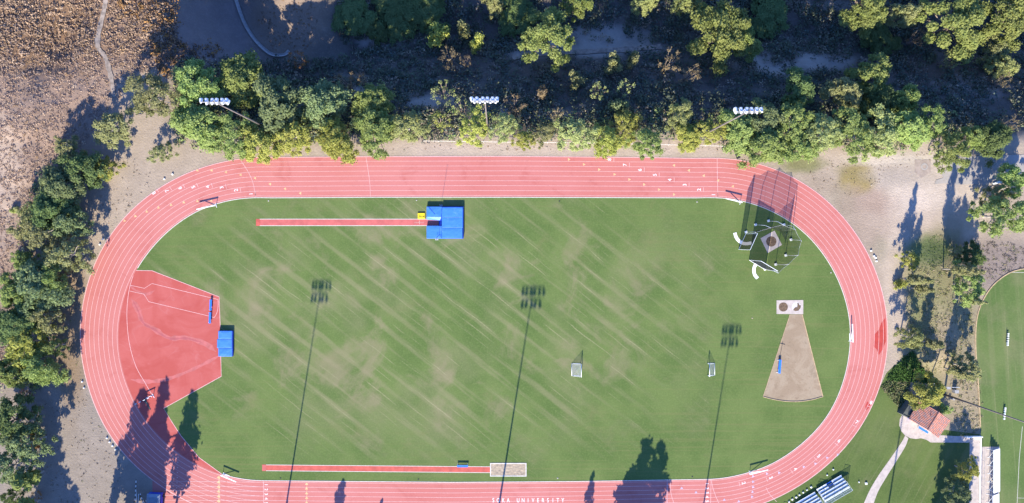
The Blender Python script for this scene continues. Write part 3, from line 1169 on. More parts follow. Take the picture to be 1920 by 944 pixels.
vm = empty('landing_mat', P(834, 416), 0, 'large bright blue pole vault landing mat with notched front', 'landing mat')
o0 = vm.location
HM = .95
for (a, b, c_, d_), nm, sd in (((829, 389.2, 868, 408.5), 'main_cushion', 1), ((829, 408.7, 868, 427.6), 'main_cushion', 2), ((829, 427.8, 867.5, 447.3), 'main_cushion', 3)):
    x0, y1 = pxl(o0, a, b)
    x1, y0 = pxl(o0, c_, d_)
    mb = MB()
    pillow_box(mb, x0, x1, y0, y1, .05, HM, .07, .03, sd)
    mb.build(nm, 'blue_vinyl', vm, False)
# front cushions slope down beside the planting box
for ya, yb, yc, yd in ((388.0, 407.5, 410, 408), (424.0, 447.5, 424.0, 425)):
    x0, y1 = pxl(o0, 800.5, ya)
    x1, y0 = pxl(o0, 828.7, yb)
    mb = MB()
    pillow_box(mb, x0, x1, y0, y1, .05, .72, .07, .03, 5 + int(ya))
    mb.build('front_cushion', 'blue_vinyl', vm)
x0, y1 = pxl(o0, 800.5, 407.6)
x1, y0 = pxl(o0, 828.7, 414.5)
mb = MB()
mb.add([(x0, y1, .72), (x1, y1, .74), (x1 - .5, y0 + .1, .18), (x0, y0 + .25, .10), (x0, y1, .05), (x1, y1, .05), (x1 - .5, y0 + .1, .03), (x0, y0 + .25, .03)],
       [(0, 3, 2, 1), (4, 5, 6, 7), (0, 1, 5, 4), (1, 2, 6, 5), (2, 3, 7, 6), (3, 0, 4, 7)])
mb.build('slope_cushion', 'blue_vinyl', vm)
x0, y1 = pxl(o0, 799.5, 387.5)
x1, y0 = pxl(o0, 868.8, 447.9)
xm, _ = pxl(o0, 823, 0)
mb = MB()
mb.box(((xm + x1) / 2, (y0 + y1) / 2, .025), (x1 - xm, y1 - y0, .05))
mb.build('pallet', 'blue_vinyl_deep', vm)
mb = MB()
mb.box((x1 + .02, (y0 + y1) / 2, .45), (.06, y1 - y0 - .1, .86))
mb.build('side_flap', 'blue_vinyl_deep', vm)
sm = MB()
a, b = pxl(o0, 830, 389), pxl(o0, 824, 441)
sm.bar((a[0], a[1], HM + .06), (b[0], b[1], .80), .06, .03)
c_ = pxl(o0, 819, 447)
d_ = pxl(o0, 829, 446)
sm.bar((b[0], b[1], .80), (c_[0], c_[1], .80), .05, .03)
sm.bar((b[0], b[1], .80), (d_[0], d_[1], HM + .04), .05, .03)
a, b = pxl(o0, 803.5, 388.5), pxl(o0, 816.5, 403)
sm.bar((a[0], a[1], .80), (b[0], b[1], .80), .05, .03)
sm.build('strap', 'blue_vinyl_deep', vm)
for py in (390, 445):
    pass
# vault uprights on both sides
for px_, py_, lab, hh in ((827, 385.5, 'thin dark vault upright standing by the north edge of the big blue mat', 5.0),
                          (819, 449.5, 'thin dark vault upright standing by the south edge of the big blue mat', 1.6)):
    u = empty('vault_upright', P(px_, py_), 0, lab, 'vault upright')
    MB().tube([(0, 0, 0.04), (0, 0, hh)], .03, 6).build('post', 'dark_metal', u)
    MB().box((0, 0, .03), (.7, .35, .06)).build('base', 'grey_metal', u)
# yellow box cover beside the runway
yb = empty('box_cover', P(790, 405.5), 0, 'small yellow board with dark T slot beside the vault runway', 'box cover')
MB().box((0, 0, .12), (1.55, 1.30, .24)).build('board', 'yellow_plastic', yb)
mb = MB()
mb.box((-.35, -.06, .243), (.12, .5, .01))
mb.add([(-.3, -.14, .246), (.3, -.10, .246), (.68, -.25, .246), (.68, .1, .246), (.3, -.0, .246), (-.3, .02, .246)], [(0, 1, 4, 5), (1, 2, 3, 4)])
mb.build('slot', 'black_paint', yb)

hm = empty('landing_mat', P(424, 643.5), 0, 'smaller blue high jump landing mat at the edge of the red apron', 'landing mat')
o0 = hm.location
for k, (a, b, c_, d_) in enumerate(((411.5, 620.2, 437, 635.5), (409.2, 635.7, 437, 652), (411.5, 652.2, 437.6, 667.8))):
    x0, y1 = pxl(o0, a, b)
    x1, y0 = pxl(o0, c_, d_)
    mb = MB()
    pillow_box(mb, x0, x1, y0, y1, .05, .72, .07, .03, 21 + k)
    mb.build('cushion', 'blue_vinyl', hm)
x0, y1 = pxl(o0, 437.3, 620.5)
x1, y0 = pxl(o0, 438.0, 667.5)
MB().box(((x0 + x1) / 2, (y0 + y1) / 2, .38), (x1 - x0, y1 - y0, .66)).build('side_flap', 'blue_vinyl_deep', hm)


# ------------------------------------------------------------------ steeplechase barriers
def barrier(px0, py0, px1, py1, label, striped=False, hgt=1.08, foot=1):
    a, b = P(px0, py0), P(px1, py1)
    c = (a + b) / 2
    L = (b - a).length
    rz = math.atan2((b - a).y, (b - a).x)
    t = empty('steeple_barrier', c, rz, label, 'barrier')
    if striped:
        MB().box((0, 0, hgt - .065), (L, .13, .13)).build('beam', 'banded_paint', t)
    else:
        MB().box((0, 0, hgt - .065), (L, .20, .13)).build('beam', 'white_paint', t)
    # one end stands on a long foot, the other on a brace
    x = foot * (L / 2 - .15)
    m1 = MB()
    m1.bar((x, 0, .04), (x, 0, hgt - .13), .09, .09)
    m1.box((x, .0, .04), (.09, 1.0, .08))
    m1.build('leg', 'white_metal', t)
    m2 = MB()
    m2.bar((x * .97, 0, .08), (x * -.45, 0, hgt - .14), .08, .08)
    m2.build('brace', 'white_metal', t)
    m3 = MB()
    m3.box((x * .55, .22, .03), (L * .42, .12, .06))
    m3.build('foot_bar', 'white_metal', t)
    return t


barrier(372, 393.5, 407, 385.5, 'white steeplechase barrier at the grass edge by the upper left bend')
barrier(1358, 373, 1389, 380.5, 'white steeplechase barrier by the track next to the throwing cage')
barrier(1595, 641, 1594, 607, 'white steeplechase barrier along the inside of the eastern bend', foot=-1)
barrier(417, 889, 446, 901, 'white steeplechase barrier on the kerb near the start of the long runway', foot=-1)
barrier(1404, 887, 1437, 878.5, 'white steeplechase barrier on the kerb at the lower right bend', foot=-1)
barrier(255.5, 757.5, 289, 742, 'black and white striped water jump barrier standing in tree shadow', True)
wj = empty('water_jump_cover', P(276, 758), R(-60), 'narrow wedge of slate grey cover lying behind the striped water jump barrier', 'pit cover')
MB().prism([(-1.3, -.25), (1.5, -.06), (1.5, .06), (-1.3, .25)], .02, .12).build('lid', 'slate_cover_and_shade', wj)
barrier(259.5, 897, 257, 950, 'black and white striped barrier standing upright along the dirt beside the cart', True, foot=1)
barrier(267, 923, 276, 952, 'short black and white striped barrier on dirt between the long one and the cart', True, foot=1)


# ------------------------------------------------------------------ benches, goals, small things
def make_bench():
    t = empty('bench')
    MB().box((0, 0, .50), (2.45, .44, .05)).build('seat', 'blue_plastic', t)
    for s in (-1, 1):
        mb = MB()
        for y in (-.2, .2):
            mb.bar((s * 1.1, y, 0), (s * 1.1, y, .47), .06, .06)
        mb.bar((s * 1.1, -.22, .04), (s * 1.1, .48, .04), .06, .06)
        mb.bar((s * 1.1, -.22, .45), (s * 1.1, .30, .45), .06, .05)
        mb.build('leg', 'white_metal', t)
    MB().bar((-1.1, 0, .16), (1.1, 0, .16), .05, .05).build('stretcher', 'white_metal', t)
    return t


bp = make_bench()
spots = [(867.5, 873.3, 0, 'blue bench beside the sand pit end of the long jump runway'),
         (396.5, 572, R(88), 'northern of two blue benches in line on the red apron'),
         (395.2, 596, R(88), 'southern of two blue benches in line on the red apron'),
         (1460.5, 687, R(86), 'blue bench standing on the dirt throwing sector'),
         (1729, 805.5, R(-31), 'blue bench against the wall of the red tiled building')]
for i, (px_, py_, rz, lab) in enumerate(spots):
    o = bp if i == 0 else copy_tree(bp)
    o.location = P(px_, py_)
    o.rotation_euler.z = rz
    tag(o, lab, 'bench', 'blue benches around the field')
    if px_ == 1460.5:
        o.location.z = .02
        o.scale = (1.25, 1.2, 1)
# rake lying by the sector bench
rk = empty('rake', P(1463.5, 662), R(79), 'long thin rake lying on the dirt sector beside the blue bench', 'rake')
MB().tube([(-2.4, 0, .05), (2.6, 0, .06)], .035, 6).build('handle', 'dark_metal', rk)
mb = MB()
mb.bar((2.0, -.6, .05), (2.1, .6, .05), .07, .05)
mb.build('head', 'dark_metal', rk)
rk.location.z = .02


def small_goal(px0, py0, px1, py1, open_right, label):
    a, b = P(px0, py1), P(px1, py0)
    c = (a + b) / 2
    t = empty('small_goal', c, 0, label, 'goal', 'small goals on the grass')
    w, d = b.x - a.x, b.y - a.y
    s = 1 if open_right else -1
    xf, xb = s * w / 2, -s * w / 2
    hh = 1.6
    f = MB()
    for y in (-d / 2, d / 2):
        f.tube([(xf, y, 0.03), (xf, y, hh)], .055, 8)
    f.tube([(xf, -d / 2, hh), (xf, d / 2, hh)], .055, 8)
    f.build('front_frame', 'white_metal', t, True)
    g = MB()
    for y in (-d / 2, d / 2):
        g.tube([(xf, y, .05), (xb, y, .05)], .05, 8)
        g.tube([(xf, y, hh), (xb, y, .08)], .02, 6)
    g.tube([(xb, -d / 2, .05), (xb, d / 2, .05)], .05, 8)
    g.build('ground_frame', 'white_metal', t, True)
    MB().add([(xf, -d / 2, hh), (xf, d / 2, hh), (xb, d / 2, .06), (xb, -d / 2, .06)], [(0, 1, 2, 3)]).build('net', 'goal_net', t)


small_goal(1072, 682, 1088.5, 705, True, 'small white goal frame on the grass midway along the field')
small_goal(1326.5, 681.5, 1340, 704, False, 'small white goal frame beside the thin mast shadow near the dirt sector')

bt = MB()
for q in range(14):
    pass


def block(px, py, d=.42, rz=0.0, label='', group=None, z=0.0, mat='stone_white', hgt=.28):
    t = MB()
    d *= .82
    x = d / 2
    y = d / 2 * random.uniform(.8, 1.1)
    bev = .05
    poly0 = [(-x, -y), (x, -y), (x, y), (-x, y)]
    poly1 = [(-x + bev, -y + bev), (x - bev, -y + bev), (x - bev, y - bev), (-x + bev, y - bev)]
    vs = [(a, b, 0) for a, b in poly0] + [(a, b, hgt - bev) for a, b in poly0] + [(a, b, hgt) for a, b in poly1]
    fs = [(3, 2, 1, 0), (8, 9, 10, 11)] + [(i, (i + 1) % 4, 4 + (i + 1) % 4, 4 + i) for i in range(4)] + [(4 + i, 4 + (i + 1) % 4, 8 + (i + 1) % 4, 8 + i) for i in range(4)]
    t.add(vs, fs)
    o = t.build('anchor_block', mat)
    o.location = P(px, py) + Vector((0, 0, z))
    o.rotation_euler.z = rz
    tag(o, label, 'block', group)
    return o


for x, y in ((1479, 941), (1485, 936.5), (1492.5, 932.5), (1498.5, 928), (1505.5, 923.5), (1512.5, 918.5), (1520.5, 913.5)):
    block(x, y, random.uniform(.38, .55), .6, 'small white block in the row between the lower right bend and the bleachers', 'white blocks lining the lower right bend')
block(1550.5, 891, .34, .3, 'white block alone on grass near the front tip of the bleachers', None)
block(1562, 880.5, .36, .3, 'white block on the grass closest to the lane seven mark')
block(1623.5, 906.5, .6, 0, 'white block on grass beside the curved concrete path')
block(1610, 904, .3, 0, 'tiny pale block on grass behind the bleacher end')
for x, y in ((201, 821.5), (206, 829), (211.5, 836), (217, 843)):
    block(x, y, .42, .5, 'small white block in the short row on dirt by the lower left bend', 'white blocks by the lower left bend')
for x, y in ((154.5, 716), (158, 727.5)):
    block(x, y, .40, .3, 'one of two white blocks on dirt by the far west of the bend', 'two white blocks by the western bend')
for x, y in ((193, 449), (187.5, 458.5)):
    block(x, y, .44, .3, 'one of two white blocks beneath the dark western trees', 'two white blocks beneath the western trees')
for x, y in ((308.5, 336), (324, 327)):
    block(x, y, .42, .3, 'one of two white blocks on dry ground by the lane eight mark', 'two white blocks by lane eight')
for x, y in ((1633, 470.5), (1638.5, 480.5), (1641.5, 484), (1643, 490)):
    block(x, y, .46, .3, 'small white block in the cluster on dirt east of the cage', 'white blocks east of the cage')
for x, y, lab in ((503.5, 377, 'small sprinkler box in the grass above the start of the vault runway'), (781, 376, 'small pale sprinkler box in grass left of the big blue mat'),
                  (1049, 377.5, 'small dark sprinkler box in grass along the back straight'), (1307, 379, 'small pale sprinkler box near the barrier by the cage'),
                  (1558, 511.5, 'small sprinkler box on grass inside the eastern bend'), (526, 897, 'small dark sprinkler box beneath the long red runway'),
                  (784.5, 899, 'small dark sprinkler box along the home straight'), (1045.5, 897, 'small pale sprinkler box right of the sand pit'), (1298, 894, 'small dark sprinkler box by the lower right kerb'), (1410.5, 597, 'round tan marker lying on grass left of the throwing pad')):
    o = block(x, y, .36, 0, lab, None, 0.01, 'grey_concrete' if 'dark' not in lab else 'dark_hide', .06)
    o.name = 'sprinkler_box'
    o['category'] = 'sprinkler box'
bpy.data.objects['sprinkler_box.009'].data.materials[0] = M['sand']
bpy.data.objects['sprinkler_box.009'].name = 'field_marker'


# ------------------------------------------------------------------ floodlight masts
def make_mast():
    t = empty('floodlight_mast')
    MB().tube([(0, 0, 0), (0, 0, 15), (0, 0, 30.3)], [.24, .16, .09], 12).build('pole', 'mast_steel', t, True)
    rows = ((30.0, 4.7, 6, -.0), (28.5, 3.9, 5, 0.0))
    for z, w, n_, _ in rows:
        arm = MB()
        arm.bar((-w / 2 - .1, -.12, z), (w / 2 + .1, -.12, z), .12, .12)
        arm.build('crossarm', 'grey_metal', t)
        for k in range(n_):
            x = -w / 2 + w * k / (n_ - 1)
            yaw = random.uniform(-.25, .25)
            m = Matrix.Rotation(yaw, 3, 'Z') @ Matrix.Rotation(R(66), 3, 'X')
            fl = MB()
            # reflector dish opening down and outwards, with a stub yoke
            prof = [(.05, .0), (.15, -.02), (.25, -.30), (.33, -.65), (.35, -.92)]
            ring, fs, ns = [], [], 12
            for r_, zz in prof:
                for q in range(ns):
                    a = 2 * math.pi * q / ns
                    ring.append(m @ Vector((r_ * math.cos(a), r_ * math.sin(a) * .9, zz)) + Vector((x, -.25, z - .15)))
            for i in range(len(prof) - 1):
                for q in range(ns):
                    a, b = i * ns + q, i * ns + (q + 1) % ns
                    fs.append((a, b, b + ns, a + ns))
            fs.append(tuple(range(ns))[::-1])
            fl.add(ring, fs)
            fl.bar((x, -.12, z), (x, -.3, z - .16), .08, .08)
            fl.build('floodlight', 'white_metal', t, True)
    MB().box((0, .30, 3.2), (.5, .35, 1.0)).build('control_box', 'grey_metal', t)
    return t


mast = make_mast()
mast_spots = [(501, 240, 0, 'floodlight mast rising from the leafy trees at the western back straight'),
              (914, 238, 0, 'floodlight mast in the middle of the northern trees, pole seen over dark slope'),
              (1317, 254, 0, 'floodlight mast leaning over yellow-green trees near the cage end'),
              (1770, 740, R(160), 'tall dark mast behind the tiled building, crossing the eastern lawn'),
              (530, 991, math.pi, 'mast south of the track whose long shadow falls past the runway start'),
              (927, 1002, math.pi, 'mast south of the track whose long shadow crosses the sand pit'),
              (1299, 1074, math.pi, 'mast south of the track whose long shadow ends near the small goal'),
              (1640, 1110, math.pi, 'mast south of the curved path whose shadow crosses the tiled roof')]
for i, (px_, py_, rz, lab) in enumerate(mast_spots):
    o = mast if i == 0 else copy_tree(mast)
    p = G(px_, py_)
    o.location = p - Vector((0, 0, .1))
    o.rotation_euler.z = rz
    o.scale.x = .82 if i in (4, 6) else 1
    tag(o, lab, 'floodlight', 'floodlight masts around the track')

# white pole with boxy head beside the tiled building and a cabinet by the mast
lp = empty('lamp_pole', P(1744.5, 716.5), 0, 'white pole with a boxy head standing between round tree and mast', 'lamp post')
MB().tube([(0, 0, 0), (0, 0, 5.8)], .12, 8).build('pole', 'white_metal', lp)
mb = MB()
mb.box((.35, -.15, 5.9), (.8, .55, .2))
mb.build('lamp_head', 'grey_metal', lp)
lp.location.z = tz(lp.location.x, lp.location.y) - .05
cb = empty('utility_cabinet', P(1788, 733), 0, 'grey utility cabinet with rail frame beside the foot of the dark mast', 'cabinet')
cb.location.z = tz(cb.location.x, cb.location.y) - .05
MB().box((0, 0, .6), (.9, .7, 1.2)).build('body', 'grey_metal', cb)
mb = MB()
for s in (-1, 1):
    mb.bar((s * .8, .9, 0), (s * .8, .9, 1.0), .05, .05)
mb.bar((-.8, .9, 1.0), (.8, .9, 1.0), .05, .05)
mb.bar((-.8, .9, .5), (.8, .9, .5), .05, .05)
mb.build('rail', 'white_metal', cb)

# ------------------------------------------------------------------ paths, lawns, east field, road
lawn = [(1662, 700), (1678, 684), (1704, 690), (1702, 760), (1720, 800), (1838, 815), (1838, 1120), (1250, 1120), (1300, 970), (1480, 920), (1560, 860), (1620, 790)]
sheet('lawn', PP(lawn), .012, 'lawn_grass')
ef = [tuple(q) for q in smooth_line([(1990, 498), (1930, 503), (1893, 512), (1862, 535), (1842, 565), (1831, 600), (1829, 650), (1834, 720), (1838, 800), (1840, 838)])] + [(1842, 1150), (2400, 1150), (2400, 480), (2100, 480)]
sheet('sports_field', PP(ef, .0), .016, 'field_grass')
mb = MB()
q = PP(smooth_line([(1990, 498), (1930, 503), (1893, 512), (1862, 535), (1842, 565), (1831, 600), (1829, 650), (1834, 720), (1838, 800)]))
for a, b in zip(q[:-1], q[1:]):
    za, zb = tz(a.x, a.y), tz(b.x, b.y)
    mb.bar((a.x, a.y, za + .05), (b.x, b.y, zb + .05), .22, .16)
tag(mb.build('field_kerb', 'wood_edge'), kind='structure')
mb = MB()
mb.strip(PP([(1917, 800), (1911, 860), (1907, 944), (1903, 1020)]), .09, .022)
mb.strip(PP([(1906, 934), (1990, 936)]), .07, .022)
mb.strip(PP([(1893, 511), (1990, 513)]), .08, .022)
mb.build('field_paint', 'kerb_white', bpy.data.objects['sports_field'])

pathpoly = [tuple(q) for q in smooth_line([(1697, 817), (1690, 830), (1668, 862), (1645, 895), (1628, 925), (1612, 965), (1600, 1010)])]
path_r = [tuple(q) for q in smooth_line([(1703, 822), (1697, 838), (1680, 866), (1660, 898), (1645, 925), (1632, 965), (1622, 1010)])]
sheet('footpath', PP(pathpoly + path_r[::-1]), .030, 'pale_concrete')
plaza = [(1692, 777), (1703, 783), (1722, 793), (1745, 806), (1756, 816), (1790, 818), (1838, 818), (1838, 829), (1835, 830.3), (1745, 830), (1737, 825), (1727, 822), (1717, 823.5), (1707, 822), (1697, 817), (1690, 809), (1686, 798), (1687, 786)]
sheet('plaza', PP(plaza), .034, 'pale_concrete')
sheet('walkway', PP([(1818, 830.3), (1835, 830.3), (1834, 1040), (1816, 1040)]), .030, 'pale_concrete')
sheet('bleacher_pad', PP([(1838, 838), (1874, 838), (1873, 1040), (1834.5, 1040), (1835, 830.5), (1838, 830)]), .026, 'pale_concrete')
mb = MB()
q = PP([(1838.5, 819), (1837, 880), (1834.5, 1040)])
for a, b in zip(q[:-1], q[1:]):
    mb.bar((a.x, a.y, .12), (b.x, b.y, .12), .22, .24)
q = PP([(1808, 818.5), (1838, 818.2)])
mb.bar((q[0].x, q[0].y, .45), (q[1].x, q[1].y, .45), .22, .9)
tag(mb.build('low_wall', 'white_paint'), 'low white wall where the walkway turns beside the eastern bleachers', 'wall')
rd = [(1782, 297), (1800, 295), (1850, 292), (1990, 289), (2300, 285), (2300, 335), (1990, 338), (1900, 342), (1860, 347), (1820, 346), (1790, 347), (1770, 344), (1752, 346), (1755, 338), (1768, 334), (1764, 325), (1776, 318), (1774, 308)]
rdz = .05
sheet('road', PP(rd), rdz, 'old_asphalt')
mh = empty('manhole', P(1733, 313), 0, 'round concrete manhole ring in a brown square where the road begins', 'manhole')
MB().prism([(-18 * S, 13 * S), (-18 * S, -10 * S), (-6 * S, -22 * S), (2 * S, -16 * S), (12 * S, -10 * S), (12 * S, 13 * S)], .0, .03).build('slab', 'yard_dirt', mh)
mb = MB()
a, b = disc_pts((0, 0), .78, 28), disc_pts((0, 0), .5, 28)
vs = [(x, y, .06) for x, y in a] + [(x, y, .06) for x, y in b]
mb.add(vs, [(i, (i + 1) % 28, 28 + (i + 1) % 28, 28 + i) for i in range(28)])
mb.build('ring', 'grey_concrete', mh)
for a, b, lab, w in (((1861, 345.5), (1889, 337), 'thick pale beam lying at the roadside under the green tree', .75), ((1859, 350), (1882, 356), 'weathered grey plank lying behind the thick pale beam', .4)):
    pa, pb_ = P(*a), P(*b)
    c = (pa + pb_) / 2
    d = pb_ - pa
    mb = MB()
    L_ = d.length
    mb.add([(-L_ / 2, -w * .2, .05), (L_ / 2, -w / 2, .05), (L_ / 2, w / 2, .05), (-L_ / 2, w * .2, .05), (-L_ / 2, -w * .2, .35), (L_ / 2, -w / 2, .4), (L_ / 2, w / 2, .4), (-L_ / 2, w * .2, .35)],
           [(3, 2, 1, 0), (4, 5, 6, 7), (0, 1, 5, 4), (1, 2, 6, 5), (2, 3, 7, 6), (3, 0, 4, 7)])
    o = mb.build('timber_beam', 'white_paint' if w > .5 else 'bark_pale')
    o.location = c
    o.rotation_euler.z = math.atan2(d.y, d.x)
    tag(o, lab, 'beam')
# dark ground cloth near the lane-one start of the far right
dc = MB().prism([(-.8, 1.4), (.2, -1.2), (1.0, -.9), (.9, .1), (.0, 1.5)], 0, .05).build('ground_cloth', 'dark_hide')
dc.location = P(1380, 289)
tag(dc, 'dark scrap of ground cloth on dirt above the top right bend', 'cloth')

# ------------------------------------------------------------------ tiled building
bd = empty('tiled_building', P(1738, 788), 0, 'small building with red clay tile gable roof behind the concrete plaza', 'building')
o0 = bd.location


def ZB(a, b, z):
    return P(1640 + a / 6.295, 700 + b / 6.295, z) - o0


EZ, RZ = 2.6, 3.9
wsw, wnw = ZB(400, 540, EZ), ZB(530, 323, EZ)
rs, rn = ZB(625, 672, RZ), ZB(757, 455, RZ)
ese, ene = ZB(747, 765, EZ), ZB(895, 555, EZ)


def slope(name, e0, e1, r0, r1, parent, flat=False):
    mb = MB()
    L_ = (e1 - e0).length
    n_ = int(L_ / .3) * 6
    vs, fs = [], []
    nrm = (e1 - e0).cross(r0 - e0).normalized()
    if nrm.z < 0:
        nrm = -nrm
    m_ = 9
    for i in range(n_ + 1):
        u = i / n_
        bump = .085 * abs(math.sin(math.pi * i / 6))
        for j in range(m_ + 1):
            p = e0.lerp(e1, u).lerp(r0.lerp(r1, u), j / m_) + nrm * (bump + .03 * (1 - (j % 1)))
            vs.append(p)
    for i in range(n_):
        for j in range(m_):
            a = i * (m_ + 1) + j
            fs.append((a, a + 1, a + m_ + 2, a + m_ + 1))
    mb.add(vs, fs)
    mb.add([e0 - nrm * .12, e1 - nrm * .12, r1 - nrm * .12, r0 - nrm * .12], [(0, 1, 2, 3)])
    return mb.build(name, 'clay_tiles', parent)


slope('roof', wsw, wnw, rs, rn, bd)
slope('roof', ese, ene, rs, rn, bd)
rc = MB().tube([rs + Vector((0, 0, .1)), rn + Vector((0, 0, .1))], .13, 8)
rc.build('ridge_cap', 'clay_tiles', bd)
ins = .35
u_ = (rn - rs).normalized()
v_ = Vector((u_.y, -u_.x, 0)).normalized()
foot = [wsw + v_ * ins + u_ * ins, ese - v_ * ins + u_ * ins, ene - v_ * ins - u_ * ins, wnw + v_ * ins - u_ * ins]
MB().prism([(p.x, p.y) for p in foot], 0, EZ - .05).build('wall', 'pale_concrete', bd)
mb = MB()
for a, b, c_ in ((foot[0], foot[1], rs + u_ * ins), (foot[3], foot[2], rn - u_ * ins)):
    mb.add([(a.x, a.y, EZ - .05), (b.x, b.y, EZ - .05), (c_.x, c_.y, RZ - .18)], [(0, 1, 2)])
mb.build('gable', 'pale_concrete', bd)
mb = MB()
mid = (foot[0] + foot[1]) / 2
dr = (foot[1] - foot[0]).normalized()
an = math.atan2(dr.y, dr.x)
mb.box((mid.x - dr.x * 2.2 + dr.y * .02, mid.y - dr.y * 2.2 - dr.x * .02, 1.05), (1.0, .06, 2.1), an)
mb.build('door', 'blue_vinyl_deep', bd)
vt = MB()
p = wsw.lerp(rs, .78).lerp(wnw.lerp(rn, .78), .62)
vt.tube([(p.x, p.y, RZ - .6), (p.x, p.y, RZ + .35)], .07, 8)
vt.build('vent_pipe', 'grey_metal', bd)
an_ = empty('shade_grey_box', P(1702, 774), 0, 'flat grey box joined to the tiled building, walls coloured dark like shade', 'store')  # grey box added where the building's own wall lies in shade
o1 = an_.location


def ZS(a, b, z):
    return P(1640 + a / 6.295, 700 + b / 6.295, z) - o1


pr = [ZS(*q, 2.1) for q in ((332, 486), (398, 526), (492, 372), (426, 340))]
MB().prism([(p.x, p.y) for p in pr], 2.0, 2.12).build('roof', 'slate_cover_and_shade', an_)
mb = MB()
for a, b in ((pr[0], pr[1]), (pr[0], pr[3])):
    mb.bar((a.x, a.y, 1.1), (b.x, b.y, 1.1), 2.2, .14) if False else None
    d = (b - a)
    mb.box(((a.x + b.x) / 2, (a.y + b.y) / 2, 1.12), (d.length + .14, .14, 2.24), math.atan2(d.y, d.x))
mb.build('wall', 'slate_cover_and_shade', an_)  # dark slate tone puts that wall's shade into the colour


# ------------------------------------------------------------------ bleachers
def make_bleacher(L, rows, rail=True, aisle=None, row_d=.66, rise=.28, sd=.42):
    t = empty('bleacher')
    for k in range(rows):
        y, z = k * row_d, .45 + rise * k
        if aisle and k < 2:
            for x0, x1 in ((-L / 2, aisle[0]), (aisle[1], L / 2)):
                MB().box(((x0 + x1) / 2, y, z), (x1 - x0, sd, .05)).build('seat', 'white_paint', t)
            MB().box(((aisle[0] + aisle[1]) / 2, y, z - .2), (aisle[1] - aisle[0], .16, .05)).build('step', 'blue_plastic', t)
        else:
            MB().box((0, y, z), (L, sd, .05)).build('seat', 'white_paint', t)
        if k:
            MB().box((0, y - row_d * .45, z - .32), (L, .20, .04)).build('foot_board', 'aluminium', t)
    fr = MB()
    n_ = max(3, int(L / 1.8) + 1)
    D = (rows - 1) * row_d
    HH = .45 + rise * (rows - 1)
    for i in range(n_):
        x = -L / 2 + .2 + (L - .4) * i / (n_ - 1)
        fr.bar((x, -.1, .05), (x, D + .5, .05), .06, .06)
        fr.bar((x, 0, .08), (x, D, HH - .06), .06, .06)
        fr.bar((x, D, .05), (x, D, HH), .06, .06)
        fr.bar((x, 0, .05), (x, 0, .42), .06, .06)
        if i < n_ - 1:
            x2 = -L / 2 + .2 + (L - .4) * (i + 1) / (n_ - 1)
            fr.bar((x, D + .05, .1), (x2, D + .05, HH), .04, .04)
    fr.build('frame', 'white_metal', t)
    if rail:
        rl = MB()
        zt = HH + 1.05
        yb = D + .45
        for i in range(n_):
            x = -L / 2 + L * i / (n_ - 1)
            rl.tube([(x, yb, .05), (x, yb, zt)], .03, 6)
        for z in (HH + .1, zt):
            rl.tube([(-L / 2, yb, z), (L / 2, yb, z)], .03, 6)
        for s in (-1, 1):
            rl.tube([(s * L / 2, yb, zt), (s * L / 2, .9, zt - .8)], .03, 6)
            rl.tube([(s * L / 2, .9, zt - .8), (s * L / 2, .9, .5)], .03, 6)
        g = rl.build('guard_rail', 'white_metal', t)
        MB().add([(-L / 2, yb, .3), (L / 2, yb, .3), (L / 2, yb, zt), (-L / 2, yb, zt)], [(0, 1, 2, 3)]).build('rail_mesh', 'rail_mesh', g)
    return t


a, b = P(1531.6, 919.6, .45), P(1577.9, 892.5, .45)
rz = math.atan2((b - a).y, (b - a).x) + math.pi
L1 = (b - a).length
bl = make_bleacher(L1, 5, True, (-.5 * L1 + L1 * .395, -.5 * L1 + L1 * .60), .62, .26)
bl.location = ((a + b) / 2).xy.to_3d()
bl.rotation_euler.z = rz
tag(bl, 'five row aluminium bleacher with mesh back rail, end nearest the curved path', 'bleacher', 'bleachers beside the home straight')
d1 = (b - a).normalized()
bl2 = make_bleacher(9.0, 5, True, (.8, 2.0), .62, .26)
e = P(1528.5, 924, .45)
bl2.location = (e - d1 * 4.5).xy.to_3d()
bl2.rotation_euler.z = rz
tag(bl2, 'five row aluminium bleacher cut off by the picture edge, beside the blocks', 'bleacher', 'bleachers beside the home straight')
bl3 = make_bleacher(9.6, 5, False, None, .50, .30, .30)
p = P(1871, 880.5)
bl3.location = p
bl3.rotation_euler.z = R(90)
tag(bl3, 'white bleacher facing the eastern field beside the corner of the concrete pad', 'bleacher', 'bleachers by the eastern field')
bl4 = copy_tree(bl3)
bl4.location = P(1869.5, 965)
tag(bl4, 'southern white bleacher by the eastern field, beyond the narrow gap', 'bleacher', 'bleachers by the eastern field')
# fence behind the eastern bleachers
fn = empty('wire_fence', P(1842, 900), 0, 'thin wire fence with posts along the edge of the eastern bleacher pad', 'fence')
mb = MB()
for k in range(9):
    y0 = 838 + 24 * k
    q = P(1840 - (y0 - 838) * .02, y0) - fn.location
    MB().tube([(q.x, q.y, 0), (q.x, q.y, 1.2)], .03, 6).build('post', 'grey_metal', fn)
a, b = P(1840, 838) - fn.location, P(1836.2, 1030) - fn.location
for z in (.1, 1.18):
    mb.bar((a.x, a.y, z), (b.x, b.y, z), .04, .04)
mb.build('rail', 'grey_metal', fn)
